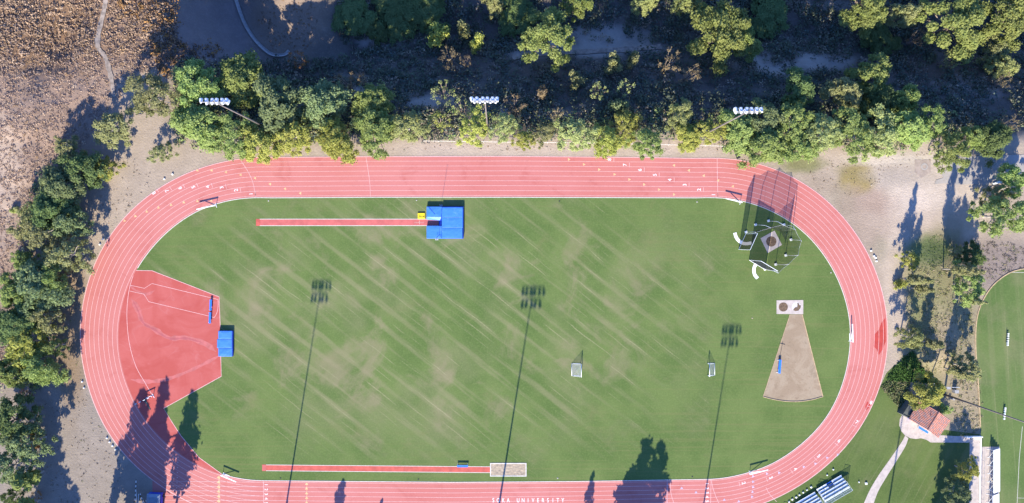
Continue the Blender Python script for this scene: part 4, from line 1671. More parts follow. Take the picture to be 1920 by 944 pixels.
# white seats on the eastern field
for nm, pts, lab in (('seat_row', [(1888, 626), (1887.8, 630), (1887.6, 634.5), (1887.3, 639), (1887, 643), (1886.8, 647)], 'line of six white seats standing alone on the eastern field'),
                     ('seat_row', [(1882.5, 765), (1882.2, 768), (1881.8, 771.5), (1881.2, 776), (1880.8, 780.5), (1880.3, 785)], 'line of white seats on the eastern field beside the leaning mast')):
    t = empty('seat_row', P(*pts[2]), 0, lab, 'seats')
    for k, q in enumerate(pts):
        c = P(*q) - t.location
        mb = MB()
        w = .46
        mb.box((c.x, c.y, .40), (w, .30, .06))
        mb.box((c.x - w / 2, c.y, .58), (.05, .30, .36))
        mb.build('seat', 'white_paint', t)
    mb = MB()
    a, b = P(*pts[0]) - t.location, P(*pts[-1]) - t.location
    mb.bar((a.x, a.y, .33), (b.x, b.y, .33), .06, .06)
    for q in (a, b):
        mb.bar((q.x, q.y, 0), (q.x, q.y, .33), .06, .06)
    mb.build('frame', 'dark_metal', t)

# cart with tarpaulin roof at the chute end
ct = empty('covered_cart', P(295, 937), R(-3), 'blue grey boxy covered cart parked at the end of the start chute', 'cart')
MB().box((0, 0, .85), (2.9, 3.6, .9)).build('body', 'blue_vinyl_deep', ct)
mb = MB()
w, l, z0, z1 = 1.5, 1.95, 1.95, 2.25
mb.add([(-w, -l, z0), (w, -l, z0), (w, l, z0), (-w, l, z0), (-w + .7, -l + .7, z1), (w - .3, -l + .7, z1), (w - .3, l - .4, z1), (-w + .7, l - .7, z1)],
       [(3, 2, 1, 0), (4, 5, 6, 7), (0, 1, 5, 4), (1, 2, 6, 5), (2, 3, 7, 6), (3, 0, 4, 7)])
mb.build('roof', 'cart_roof', ct)
mb = MB()
for sx in (-1, 1):
    for sy in (-1, 1):
        mb.bar((sx * 1.35, sy * 1.7, 1.3), (sx * 1.35, sy * 1.7, 1.95), .07, .07)
mb.build('roof_frame', 'dark_metal', ct)
for sx in (-1, 1):
    for sy in (-1, 1):
        MB().tube([(sx * 1.30, sy * 1.1, .40), (sx * 1.55, sy * 1.1, .40)], .38, 16).build('wheel', 'black_paint', ct)

# low white rail along the north edge of the bench
ff = empty('rail_fence', P(880, 267), 0, 'low white pipe rail running below the northern trees along the slope edge', 'fence')
mb = MB()
rp = [(795, 265.5), (880, 266.5), (960, 268), (1060, 268.5), (1180, 271), (1290, 273.5), (1386, 276)]
q = PP(rp)
for k in range(len(rp) - 1):
    a, b = q[k], q[k + 1]
    a, b = (Vector((v.x, v.y, tz(v.x, v.y))) - Vector((ff.location.x, ff.location.y, 0)) for v in (a, b))
    mb.tube([a + Vector((0, 0, .75)), b + Vector((0, 0, .75))], .035, 6)
    for j in range(3):
        c = a.lerp(b, j / 3)
        MB().tube([c, c + Vector((0, 0, .75))], .05, 6).build('post', 'white_metal', ff)
mb.build('rail', 'stone_white', ff)


# ------------------------------------------------------------------ draped ribbons: drain, paths
def ribbon(name, pts, w, mat, lift=.12, dish=0.0):
    q = [G(*p) for p in smooth_line(pts, 8)]
    mb = MB()
    vs, fs = [], []
    cs = (-1, -.5, 0, .5, 1)
    for i, p in enumerate(q):
        d = (q[min(i + 1, len(q) - 1)] - q[max(i - 1, 0)])
        d.z = 0
        d.normalize()
        nn = Vector((-d.y, d.x, 0))
        ww = w * (1 if dish else .75 + .5 * random.random())
        for c_ in cs:
            x, y = p.x + nn.x * c_ * ww / 2, p.y + nn.y * c_ * ww / 2
            vs.append((x, y, tz(x, y) + lift - dish * (1 - abs(c_))))
    m_ = len(cs)
    for i in range(len(q) - 1):
        for k in range(m_ - 1):
            a = i * m_ + k
            fs.append((a, a + 1, a + m_ + 1, a + m_))
    mb.add(vs, fs)
    o = mb.build(name, mat)
    return tag(o, kind='structure')


ribbon('drainage_ditch', [(438, -25), (446, 8), (460, 45), (478, 74), (500, 96), (516, 104), (534, 103), (543, 96)], 0.8, 'grey_concrete', .40, .30)
ribbon('dirt_path', [(202, -20), (196, 18), (186, 60), (184, 88), (197, 106), (205, 130), (211, 156), (214, 182)], 1.0, 'trail_dirt', .15)
ribbon('canyon_path', [(960, 108), (1000, 102), (1080, 98), (1160, 94), (1240, 88)], 1.5, 'trail_dirt', .25)

# ------------------------------------------------------------------ trees
def limb(mb, a, b, r0, r1, rng, wob=.12, n_=5):
    a, b = np.array(a, float), np.array(b, float)
    L_ = np.linalg.norm(b - a)
    pts, rad = [], []
    for i in range(n_ + 1):
        t = i / n_
        p = a + (b - a) * t + (rng.normal(size=3) * wob * L_ * .25 * math.sin(t * math.pi))
        pts.append(tuple(p))
        rad.append(r0 + (r1 - r0) * t)
    mb.tube(pts, rad, 6)


def make_tree(name, kind, seed, trunk_mat='bark', leaf='leaf_green'):
    """kind: broad, airy, billow, slender, bush, twiggy; nominal crown radius 1 unit = metre scale set by copies"""
    rng = np.random.default_rng(seed)
    t = empty(name)
    lobes = []
    if kind in ('broad', 'airy'):
        Rr, Hh, z0 = (4.0, 8.0, 2.2) if kind == 'broad' else (4.0, 9.0, 2.8)
        ph = rng.uniform(0, 6.28, 3)
        for k in range(70 if kind == 'broad' else 54):
            a = k * 2.4 + rng.uniform(-.7, .7)
            u = math.sqrt((k + .5) / (70 if kind == 'broad' else 54))
            rim = 1 + .20 * math.sin(2 * a + ph[0]) + .14 * math.sin(3 * a + ph[1]) + .10 * math.sin(5 * a + ph[2])
            rr = u * Rr * .92 * rim * rng.uniform(.8, 1.1)
            zt = Hh * .86 - (Hh * .42) * (u ** 2.2)
            z = zt - abs(rng.normal()) * (.75 if kind == 'broad' else 1.1)
            lobes.append((rr * math.cos(a), rr * math.sin(a), max(1.4, z), rng.uniform(.38, .95) if kind == 'broad' else rng.uniform(.3, .78)))
        per, sz, jit = (150, (.11, .25), .55) if kind == 'broad' else (115, (.10, .23), .7)
    elif kind == 'billow':
        Rr, Hh, z0 = 4.5, 9.0, 2.6
        for k in range(30):
            a = k * 2.4 + rng.uniform(-.4, .4)
            rr = math.sqrt((k + .5) / 30) * Rr * rng.uniform(.85, 1.05)
            lobes.append((rr * math.cos(a), rr * math.sin(a), 8.0 - .16 * rr * rr + rng.uniform(-.7, .7), rng.uniform(.75, 1.25)))
        per, sz, jit = 330, (.12, .24), .18
    elif kind == 'slender':
        Rr, Hh, z0 = 2.0, 14.0, 3.5
        for k in range(17):
            u = (k + .5) / 17
            a = k * 2.4
            rr = Rr * .55 * (math.sin(math.pi * (u ** .8)) ** .7) * rng.uniform(.5, 1.1)
            lobes.append((rr * math.cos(a), rr * math.sin(a), 4.0 + 9.6 * u, rng.uniform(.75, 1.15) * (1.15 - .6 * u)))
        per, sz, jit = 300, (.16, .34), .35
    elif kind == 'bush':
        Rr, Hh, z0 = 2.0, 2.6, .3
        for k in range(9):
            a = k * 2.4 + rng.uniform(-.5, .5)
            rr = rng.uniform(.1, .75) * Rr
            lobes.append((rr * math.cos(a), rr * math.sin(a), rng.uniform(.7, 1.9) - .2 * rr, rng.uniform(.5, .95)))
        per, sz, jit = 240, (.10, .24), .40
    else:  # twiggy
        Rr, Hh, z0 = 2.2, 3.4, .2
        for k in range(14):
            a = k * 2.4 + rng.uniform(-.6, .6)
            rr = rng.uniform(.3, 1.0) * Rr
            lobes.append((rr * math.cos(a), rr * math.sin(a), rng.uniform(1.2, 3.2), rng.uniform(.3, .6)))
        per, sz, jit = 70, (.07, .16), .7
    # stretch the crown unevenly
    sx, sy = rng.uniform(.85, 1.15, 2)
    Q, Nn, Ss = [], [], []
    for (x, y, z, r) in lobes:
        m_ = int(per * ((r / 1.2) ** 1.6 if kind not in ('broad', 'airy') else .4 + r)) + 20
        d = rng.normal(size=(m_, 3))
        d /= np.linalg.norm(d, axis=1, keepdims=True)
        d[:, 2] = np.where((d[:, 2] < -.3) & (rng.random(m_) < .6), -d[:, 2], d[:, 2])
        rad = r * (rng.random(m_) ** .42) * (1 + jit * rng.normal(size=m_) * .5)
        ell = np.array([1.0, 1.0, .8 if kind != 'slender' else 1.25])
        C_ = np.array([x * sx, y * sy, z]) + d * rad[:, None] * ell
        if kind == 'airy':
            C_[:, 2] -= .25 * rad * (rng.random(m_))
        C_[:, 2] = np.maximum(C_[:, 2], .12)
        Q.append(C_)
        Nn.append(d * .6 + rng.normal(size=(m_, 3)) * .5 + np.array([0, -.25, .65]))
        Ss.append(rng.uniform(sz[0], sz[1], m_))
    Q, Nn, Ss = np.concatenate(Q), np.concatenate(Nn), np.concatenate(Ss)
    mb = MB()
    rb = {'broad': .24, 'airy': .2, 'billow': .26, 'slender': .2, 'bush': .08, 'twiggy': .06}[kind]
    if kind in ('bush', 'twiggy'):
        for (x, y, z, r) in lobes:
            limb(mb, (x * .08, y * .08, 0), (x * sx, y * sy, z), rb, .02, rng)
    else:
        top = (rng.uniform(-.3, .3), rng.uniform(-.3, .3), Hh * .62 if kind != 'slender' else Hh * .93)
        fork = np.array((top[0] * .5, top[1] * .5, Hh * .34))
        limb(mb, (0, 0, -.6), tuple(fork), rb, rb * .75, rng, .05)
        limb(mb, tuple(fork), top, rb * .75, rb * .25, rng, .10)
        for (x, y, z, r) in lobes[::(2 if len(lobes) < 40 else 6)]:
            h0 = fork + (np.array(top) - fork) * min(.9, max(0, (z - Hh * .45) / (Hh * .5)))
            limb(mb, tuple(h0), (x * sx, y * sy, z + r * .2), rb * .42, .03, rng, .18)
    mb.build('trunk', trunk_mat, t)
    quads_object('crown', leaf_quads(Q, Nn, Ss, rng), leaf, t)
    return t, Rr, Hh


PROTO = {}
for kind, n_, tm in (('broad', 4, 'bark'), ('airy', 4, 'bark_pale'), ('billow', 3, 'bark'), ('slender', 2, 'bark_pale'), ('bush', 3, 'twig'), ('twiggy', 3, 'twig')):
    nm = {'broad': 'leafy_tree', 'airy': 'eucalyptus_tree', 'billow': 'pine_tree', 'slender': 'slender_tree', 'bush': 'shrub', 'twiggy': 'bare_shrub'}[kind]
    PROTO[kind] = [[*make_tree(nm, kind, 100 + 37 * k + len(kind) * 1000, tm), False] for k in range(n_)]
TCAT = {'broad': 'tree', 'airy': 'tree', 'billow': 'tree', 'slender': 'tree', 'bush': 'shrub', 'twiggy': 'shrub'}
CNT = {k: 0 for k in PROTO}


def plant(kind, leaf, px, py, rpx, h, label, group=None, at_base=False):
    k = CNT[kind] % len(PROTO[kind])
    CNT[kind] += 1
    rec = PROTO[kind][k]
    root, Rr, Hh, used = rec
    o = copy_tree(root) if used else root
    rec[3] = True
    mid = .62 * h if kind != 'slender' else .6 * h
    p = G(px, py) if at_base else G(px, py, mid)
    sc = rpx * S * (H - p.z - mid) / H / Rr
    o.location = p - Vector((0, 0, .05))
    o.rotation_euler = (0, 0, random.uniform(0, 6.28))
    o.scale = (sc, sc, h / Hh)
    for ch in o.children:
        if ch.name.startswith('crown'):
            ch.material_slots[0].link = 'OBJECT'
            ch.material_slots[0].material = M[leaf]
    tag(o, label, TCAT[kind], group)
    return o


N = 'trees along the back straight'
W = 'trees along the western bank'
E_ = 'trees on the eastern bank'
C_N = 'trees and shrubs in the canyon'
TREES = [
    # northern row, west to east
    ('airy', 'leaf_olive', 206, 242, 46, 8.5, 'pale olive tree at the west end of the northern row, above bare dirt', N),
    ('airy', 'leaf_olive', 284, 178, 52, 9, 'grey olive tree just below the end of the hillside path', N),
    ('broad', 'leaf_bright', 362, 160, 44, 9.5, 'bright green tree directly behind the western floodlights', N),
    ('broad', 'leaf_green', 452, 152, 52, 10, 'large green tree northeast of the western floodlights', N),
    ('broad', 'leaf_bright', 372, 236, 46, 8.5, 'bright green tree in front of the western floodlights', N),
    ('airy', 'leaf_olive', 301, 286, 24, 5, 'small thin olive tree alone on dirt above the lane seven mark', N),
    ('airy', 'leaf_green', 436, 258, 46, 9, 'green tree over the first bend just east of the western floodlights', N),
    ('broad', 'leaf_blue', 520, 200, 56, 10.5, 'big dull green tree right of the western mast pole', N),
    ('broad', 'leaf_yellow', 482, 270, 36, 8, 'yellow-green tree hanging over the outer lane by the curved break line', N),
    ('airy', 'leaf_yellow', 548, 258, 44, 9, 'yellow-green tree overhanging lane eight west of the white arc line', N),
    ('broad', 'leaf_blue', 604, 196, 48, 10, 'dull green tree on the slope behind the yellow trees over lane eight', N),
    ('broad', 'leaf_yellow', 628, 262, 38, 9, 'dense yellow-green tree touching lane eight just before the white arc line', N),
    ('broad', 'leaf_green', 694, 190, 38, 9, 'green tree upslope of the round pale tree at the white arc line', N),
    ('broad', 'leaf_bright', 704, 242, 42, 8.5, 'round light green tree above the white arc line on the track', N),
    ('airy', 'leaf_pale', 762, 238, 38, 8, 'thin pale green tree next to the start of the low white rail', N),
    ('twiggy', 'leaf_yellow', 826, 228, 24, 4.5, 'sparse yellowish shrub over the west end of the white rail', N),
    ('airy', 'leaf_yellow', 888, 240, 36, 7, 'yellow-green tree just left of the middle floodlight pole', N),
    ('twiggy', 'leaf_pale', 868, 205, 20, 4.5, 'pale twiggy shrub left of the middle floodlight heads', N),
    ('airy', 'leaf_pale', 944, 236, 30, 6.5, 'grey-green tree just right of the middle floodlight pole', N),
    ('twiggy', 'leaf_brown', 968, 200, 24, 5, 'pinkish bare shrub right of the middle floodlight heads', N),
    ('airy', 'leaf_yellow', 984, 262, 24, 5.5, 'small yellow-green tree over the rail right of the middle mast', N),
    ('airy', 'leaf_olive', 1020, 250, 22, 5, 'small thin olive tree between the middle mast and a pale willowy tree', N),
    ('airy', 'leaf_pale', 1082, 252, 42, 8, 'pale willowy tree with feathery crown over the back straight', N),
    ('broad', 'leaf_yellow', 1140, 264, 30, 7.5, 'dense yellow-green tree covering the painted lane eight number', N),
    ('airy', 'leaf_yellow', 1172, 236, 34, 7, 'yellow-green tree behind the one covering lane eight number', N),
    ('airy', 'leaf_green', 1216, 268, 38, 8.5, 'green tree overhanging lane eight above the number seven', N),
    ('airy', 'leaf_pale', 1276, 216, 30, 7, 'pale tree with rounded crown left of the eastern floodlight pole', N),
    ('airy', 'leaf_yellow', 1330, 246, 34, 7, 'yellow-green tree beneath the eastern floodlight pole', N),
    ('broad', 'leaf_yellow', 1290, 258, 26, 6, 'low yellow-green tree at the foot of the eastern floodlight pole', N),
    ('broad', 'leaf_green', 1388, 244, 38, 8.5, 'green tree directly below the eastern floodlight heads', N),
    ('broad', 'leaf_blue', 1434, 222, 40, 9, 'dull green tree right of the eastern floodlight heads', N),
    ('broad', 'leaf_bright', 1436, 272, 42, 8.5, 'light green tree covering ground above the cage net shadows', N),
    ('airy', 'leaf_bright', 1488, 232, 48, 9, 'light green tree with open crown two trees right of the eastern floodlight', N),
    ('broad', 'leaf_bright', 1500, 276, 36, 7.5, 'light green tree at the grassy patch above the bend', N),
    ('airy', 'leaf_pale', 1548, 248, 48, 8.5, 'pale green tree left of the round dry grass patch', N),
    ('airy', 'leaf_green', 1604, 250, 48, 8.5, 'green tree straight above the round dry grass patch', N),
    ('airy', 'leaf_pale', 1656, 252, 46, 8.5, 'pale green tree edging the sandy yard', N),
    ('broad', 'leaf_bright', 1706, 240, 42, 8.5, 'light green tree above the manhole at the road end', N),
    ('airy', 'leaf_green', 1752, 230, 34, 8, 'green tree at the east end of the light green row', N),
    ('billow', 'leaf_lime', 1783, 290, 34, 8, 'soft pale green conifer standing beside the manhole and road', N),
    ('broad', 'leaf_bright', 1828, 258, 24, 6.5, 'light green tree north of the road, left of a dark round one', N),
    ('broad', 'leaf_dark', 1866, 262, 36, 7, 'dark round tree above the shaded end of the road', N),
    ('twiggy', 'leaf_brown', 1893, 232, 20, 4.5, 'pale brown bare shrub behind the dark round tree by the road', N),
    # canyon
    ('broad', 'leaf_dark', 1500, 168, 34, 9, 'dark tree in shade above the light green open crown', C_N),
    ('broad', 'leaf_olive', 1586, 172, 34, 10, 'half lit olive tree in the canyon above the dry grass patch', C_N),
    ('broad', 'leaf_green', 1636, 146, 40, 10.5, 'half lit green canyon tree touching the olive one above the yard', C_N),
    ('broad', 'leaf_bright', 1704, 184, 26, 9, 'green canyon tree with a lit crown right of the twin half lit trees', C_N),
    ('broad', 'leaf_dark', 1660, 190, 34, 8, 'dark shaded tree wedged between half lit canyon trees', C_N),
    ('billow', 'leaf_lime', 1352, 66, 62, 14, 'big rounded lime green tree alone in the dark canyon', C_N),
    ('billow', 'leaf_bright', 1392, 80, 36, 10, 'dark green lower crown pressed against the big rounded lime tree', C_N),
    ('billow', 'leaf_lime', 1026, 76, 50, 13, 'broad lime green canyon tree north of the middle floodlight', C_N),
    ('billow', 'leaf_lime', 1080, 6, 30, 12, 'small lime green crown cut by the top edge above the broad lime tree', C_N),
    ('broad', 'leaf_olive', 924, 4, 20, 11, 'small olive crown at the top edge left of the broad lime tree', C_N),
    ('broad', 'leaf_pale', 1210, 2, 22, 11, 'pale crown at the top edge left of the big rounded lime tree', C_N),
    ('broad', 'leaf_pale', 1290, -4, 28, 11, 'pale grey-green crown cut by the top edge above the big lime tree', C_N),
    ('billow', 'leaf_lime', 1612, 10, 52, 14, 'lime green tree at the top edge with a dark hollow to its right', C_N),
    ('billow', 'leaf_lime', 1786, 44, 60, 15, 'large sunlit lime tree near the top right with long tufted boughs', C_N),
    ('billow', 'leaf_lime', 1884, 36, 58, 15, 'large sunlit lime tree filling the top right corner', C_N),
    ('broad', 'leaf_olive', 1702, 26, 26, 12, 'brownish olive tree between two lime trees at the top edge', C_N),
    ('twiggy', 'leaf_pale', 1782, 112, 18, 8, 'pale fan shaped shrub under the large sunlit lime tree', C_N),
    ('broad', 'leaf_olive', 1872, 92, 28, 9, 'grey olive tree under the lime tree of the top right corner', C_N),
    ('broad', 'leaf_pale', 1884, 122, 24, 8, 'pale green shrubby tree in a patch of light near the right edge', C_N),
    ('twiggy', 'leaf_brown', 1880, 152, 18, 6, 'brown bare shrub lit at the right edge above the road', C_N),
    ('bush', 'leaf_yellow', 820, 66, 24, 9, 'vivid yellow-green shrub glowing in the dark canyon', C_N),
    ('bush', 'leaf_olive', 866, 52, 18, 9, 'olive shrub right of the vivid yellow-green one', C_N),
    ('bush', 'leaf_yellow', 892, 80, 20, 9, 'yellow-green shrub beside bright stones left of the broad lime tree', C_N),
    ('twiggy', 'leaf_brown', 842, 108, 24, 8, 'golden brown shrub below the vivid yellow-green one', C_N),
    ('twiggy', 'leaf_brown', 874, 116, 12, 7, 'small golden shrub right of the golden brown one', C_N),
    ('twiggy', 'leaf_brown', 650, 156, 26, 7, 'buff bare shrub lit at the edge of the shaded slope behind the tall trees', C_N),
    ('twiggy', 'leaf_brown', 680, 150, 14, 7, 'small buff shrub right of the larger buff bare one', C_N),
    ('twiggy', 'leaf_rust', 560, 112, 18, 6, 'rusty shrub at the bend of the drainage ditch', C_N),
    ('bush', 'leaf_olive', 1152, 116, 20, 9, 'grey olive shrub right under the canyon path', C_N),
    ('bush', 'leaf_olive', 1190, 112, 16, 9, 'olive shrub under the east end of the canyon path', C_N),
    ('twiggy', 'leaf_brown', 1256, 122, 26, 9, 'brownish shrub with silvery lower leaves beyond the canyon path end', C_N),
    ('twiggy', 'leaf_brown', 1294, 142, 20, 8, 'dim brown shrub just right of the silvery leaved one', C_N),
    ('bush', 'leaf_brown', 1018, 168, 16, 8, 'round buff shrub north east of the middle floodlight heads', C_N),
    ('bush', 'leaf_olive', 1080, 146, 17, 9, 'round olive shrub in deep shade below the broad lime tree', C_N),
    ('twiggy', 'leaf_pale', 1122, 172, 18, 8, 'silvery shrub in the dark, left one of a pair', C_N),
    ('twiggy', 'leaf_pale', 1168, 164, 18, 8, 'silvery shrub in the dark, right one of a pair', C_N),
    ('bush', 'leaf_blue', 1160, 200, 20, 6, 'blue-green shrub behind the dense yellow-green trees', C_N),
    ('twiggy', 'leaf_brown', 1046, 214, 16, 6, 'tan shrub behind the pale willowy tree', C_N),
    ('twiggy', 'leaf_pale', 830, 175, 26, 6, 'thin grey shrub in the dark left of the middle floodlight', C_N),
    ('twiggy', 'leaf_brown', 1720, 72, 20, 7, 'pale leafless shrub beside the large sunlit lime tree', C_N),
    ('broad', 'leaf_dark', 660, 24, 44, 4.5, 'shade-darkened tree at the upper end of the canyon right of the ditch', C_N),  # dark leaf tone carries the canyon shade on these low trees
    ('broad', 'leaf_dark', 742, 30, 44, 4.5, 'shade-darkened tree second from the drainage ditch along the top edge', C_N),
    ('broad', 'leaf_dark', 700, 56, 26, 4.5, 'small shade-darkened tree below the first two dark trees by the ditch', C_N),
    ('broad', 'leaf_dark', 800, 22, 40, 4.5, 'shade-darkened tree above the vivid yellow-green shrub', C_N),
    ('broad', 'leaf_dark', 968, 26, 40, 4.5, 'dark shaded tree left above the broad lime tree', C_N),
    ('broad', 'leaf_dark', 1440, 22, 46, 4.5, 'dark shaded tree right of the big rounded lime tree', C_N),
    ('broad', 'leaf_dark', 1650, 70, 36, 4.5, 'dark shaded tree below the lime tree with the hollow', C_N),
    # western bank, top to bottom
    ('airy', 'leaf_yellow', 192, 316, 31, 6, 'small yellow-green tree with pale trunk standing out on the dirt', W),
    ('airy', 'leaf_olive', 128, 292, 35, 8, 'olive tree at the head of the western bank near the row corner', W),
    ('broad', 'leaf_dark', 150, 318, 39, 9, 'dark tree behind the small yellow-green one with pale trunk', W),
    ('broad', 'leaf_blue', 112, 352, 44, 10, 'dull green tree third down the western bank', W),
    ('broad', 'leaf_dark', 92, 392, 42, 10, 'dark green tree above the olive pair of the western bank', W),
    ('airy', 'leaf_olive', 70, 440, 46, 10, 'olive tree, left one of the pair level with two white blocks', W),
    ('airy', 'leaf_olive', 122, 478, 44, 11, 'olive tree, right one of the pair level with two white blocks', W),
    ('airy', 'leaf_green', 40, 492, 28, 8, 'thin green tree left of the olive pair on the western bank', W),
    ('broad', 'leaf_blue', 68, 538, 51, 11, 'dull green tree level with the top of the red apron', W),
    ('broad', 'leaf_green', 26, 552, 35, 9, 'green tree at the far left level with the blue benches', W),
    ('airy', 'leaf_olive', 84, 598, 32, 10, 'olive tree with a pale trunk level with the blue benches', W),
    ('broad', 'leaf_dark', 30, 610, 46, 10, 'dark tree at the far left level with the small blue mat', W),
    ('airy', 'leaf_yellow', 42, 646, 46, 10, 'yellow-green tree with spreading crown at the left edge', W),
    ('broad', 'leaf_green', 72, 690, 37, 9, 'green tree at the lower end of the yellow-green western crown', W),
    ('broad', 'leaf_green', 18, 700, 30, 9, 'green tree at the left edge beneath the spreading yellow crown', W),
    ('broad', 'leaf_dark', 22, 790, 42, 10, 'dark tree at the left edge level with the lower left bend', W),
    ('airy', 'leaf_blue', 48, 836, 42, 11, 'dull green open tree beside rusty shrubs in the lower left', W),
    ('airy', 'leaf_blue', 14, 876, 46, 11, 'dull green tree at the left edge near the bottom corner', W),
    ('airy', 'leaf_dark', 22, 934, 21, 7, 'small dark green tree in the bottom left corner', W),
    ('twiggy', 'leaf_rust', 48, 738, 13, 2.2, 'rust brown shrub under the lower end of the western trees', W),
    ('bush', 'leaf_rust', 60, 818, 11, 2.0, 'rust brown shrub, upper one of the touching pair by the dull green tree', W),
    ('bush', 'leaf_rust', 64, 834, 10, 2.0, 'rust brown shrub, lower one of the touching pair by the dull green tree', W),
    ('twiggy', 'leaf_rust', 68, 930, 12, 2.2, 'rust brown shrub near the bottom edge beside the shaded strip', W),
    ('bush', 'leaf_lime', 24, 396, 9, 1.6, 'lone pale green bush on the brown hillside', W),
    ('broad', 'leaf_blue', 128, 418, 34, 10, 'dull green tree overhanging the shaded dirt above the two white blocks', W),
    ('airy', 'leaf_olive', 58, 410, 30, 8, 'thin olive tree at the hillside edge left of the dark green tree', W),
    ('broad', 'leaf_green', 98, 520, 30, 10, 'green tree between the olive pair and the dull green tree below it', W),
    ('broad', 'leaf_blue', 58, 580, 30, 9, 'dull green tree just left of the pale trunk level with the benches', W),
    ('airy', 'leaf_green', 96, 652, 24, 8, 'small green tree nearest the bend level with the small blue mat', W),
    ('airy', 'leaf_blue', 26, 828, 34, 10, 'dull green tree left of the rusty shrub pair', W),
    # eastern bank
    ('airy', 'leaf_green', 1884, 404, 50, 11, 'large green tree south of the road near the right edge', E_),
    ('broad', 'leaf_bright', 1905, 336, 28, 8, 'bright green tree at the right edge touching the pale beam', E_),
    ('airy', 'leaf_olive', 1866, 368, 26, 6, 'dark olive crown between the pale beam and the large green tree', E_),
    ('broad', 'leaf_dark', 1826, 478, 24, 6, 'dark tree beside a straight trunk above the eastern field corner', E_),
    ('airy', 'leaf_olive', 1796, 470, 14, 5, 'thin olive tree left of the dark one above the eastern field', E_),
    ('airy', 'leaf_yellow', 1712, 490, 22, 6.5, 'small yellow-green tree at the top of the grassy bank', E_),
    ('bush', 'leaf_yellow', 1690, 536, 14, 3.2, 'round yellow-green bush beside the sandy path along the bend', E_),
    ('airy', 'leaf_green', 1822, 536, 36, 10, 'green tree leaning over the curved kerb with a white trunk', E_),
    ('airy', 'leaf_olive', 1814, 504, 16, 6, 'thin olive tree just above the one leaning over the curved kerb', E_),
    ('airy', 'leaf_pale', 1712, 634, 28, 8, 'pale green tree on the bank level with the wet red patch', E_),
    ('airy', 'leaf_olive', 1816, 690, 34, 9, 'olive tree leaning over the field kerb north of the mast', E_),
    ('billow', 'leaf_yellow', 1735, 736, 35, 9, 'round dense yellow-green tree overhanging the red tiled roof', E_),
    ('bush', 'leaf_bright', 1776, 768, 13, 2.2, 'bright green bush at the corner of the red tiled roof', E_),
    ('airy', 'leaf_yellow', 1816, 886, 24, 7.5, 'yellow-green tree leaning over the walkway by the eastern bleachers', E_),
    ('airy', 'leaf_blue', 1800, 930, 32, 8, 'dull green tree at the bottom edge beside the walkway', E_),
]
for row in TREES:
    plant(*row)
# trees that stand just south of the frame; the photograph shows their shadows
SG = 'trees south of the track'
for px_, py_, h, r_, lab in ((230, 984, 16.5, 2.9, 'tall tree whose shadow tip reaches the striped water jump barrier'), (270, 966, 16.5, 2.3, 'tall tree whose shadow tip lies highest on the red apron'),
                             (325, 982, 16.2, 2.5, 'tall tree whose shadow falls on grass beside the apron corner'), (276, 978, 12, 3.2, 'tree whose shadow darkens the lower left lanes'), (252, 976, 11.5, 2.8, 'tree whose shadow crosses the outer lanes west of the cart'),
                             (206, 982, 8, 1.0, 'slender tree whose narrow shadow lies on dirt west of the chute'), (238, 990, 7, .9, 'small tree whose shadow reaches the striped barriers'),
                             (621, 1040, 9, 1.5, 'small tree whose tufted shadow lies on the home straight'), (1087, 1045, 10.5, 1.0, 'thin tree whose narrow shadow reaches the grass right of the pit'),
                             (1176, 1074, 16, 3.2, 'tall tree casting the left peak of the twin shadow on the grass'), (1203, 1076, 16.2, 2.6, 'tall tree casting the right peak of the twin shadow on the grass'), (1158, 1056, 11, 3.4, 'tree casting the low shadow under the twin peaks'),
                             (705, 1010, 5, .6, 'unseen tree standing in for a lamp post, its round shadow tip on the home straight'),  # unseen tree shape added in place of a lamp post, for its shadow
                             (74, 938, 11, 1.9, 'tree standing at the edge of the shaded strip near the bottom left corner'), (82, 884, 10, 1.7, 'tree leaning left over the rusty shrub pair by the shaded strip'), (80, 1012, 12.5, 2.4, 'tree whose shadow fills the strip beside the rusty shrubs'), (62, 1080, 13, 3.2, 'tree whose shadow darkens the dirt strip at the lower left'), (90, 1070, 12, 3.2, 'tree whose shadow lies widest on the lower left dirt'), (112, 1082, 11, 2.6, 'tree whose jagged shadow edge lies right on the lower left dirt'),
                             (1755, 1040, 14, 2.6, 'tree whose shadow crosses the lawn beside the walkway'), (1785, 1010, 12, 2.6, 'tree whose shadow reaches the walkway by the plaza')):
    plant('slender', 'leaf_green', px_, py_, r_ / S * 1.42, h, lab, SG, True)
# slender trees on the eastern bank that throw the long shadows over the yard
for px_, py_, h, r_, lab in ((1690, 522, 11.5, 1.5, 'slender tree whose crown leans east over the bank from the sandy path'), (1706, 540, 9, 1.2, 'slim tree beside the round yellow-green bush'),
                             (1768, 505, 13.5, 1.5, 'slender tree with pale trunk in the middle of the bank'), (1786, 560, 11.5, 1.0, 'slender tree south of the pale trunked one on the bank'), (1770, 690, 10, 1.5, 'slender tree on the bank north of the mast'), (1728, 640, 8, 1.3, 'short slender tree above the pale green bank tree')):
    o = plant('slender', 'leaf_olive', px_, py_, r_ / S, h, lab, E_, True)
for rows in PROTO.values():
    for root, _, _, used in rows:
        if not used:
            for ch in list(root.children):
                bpy.data.objects.remove(ch)
            bpy.data.objects.remove(root)


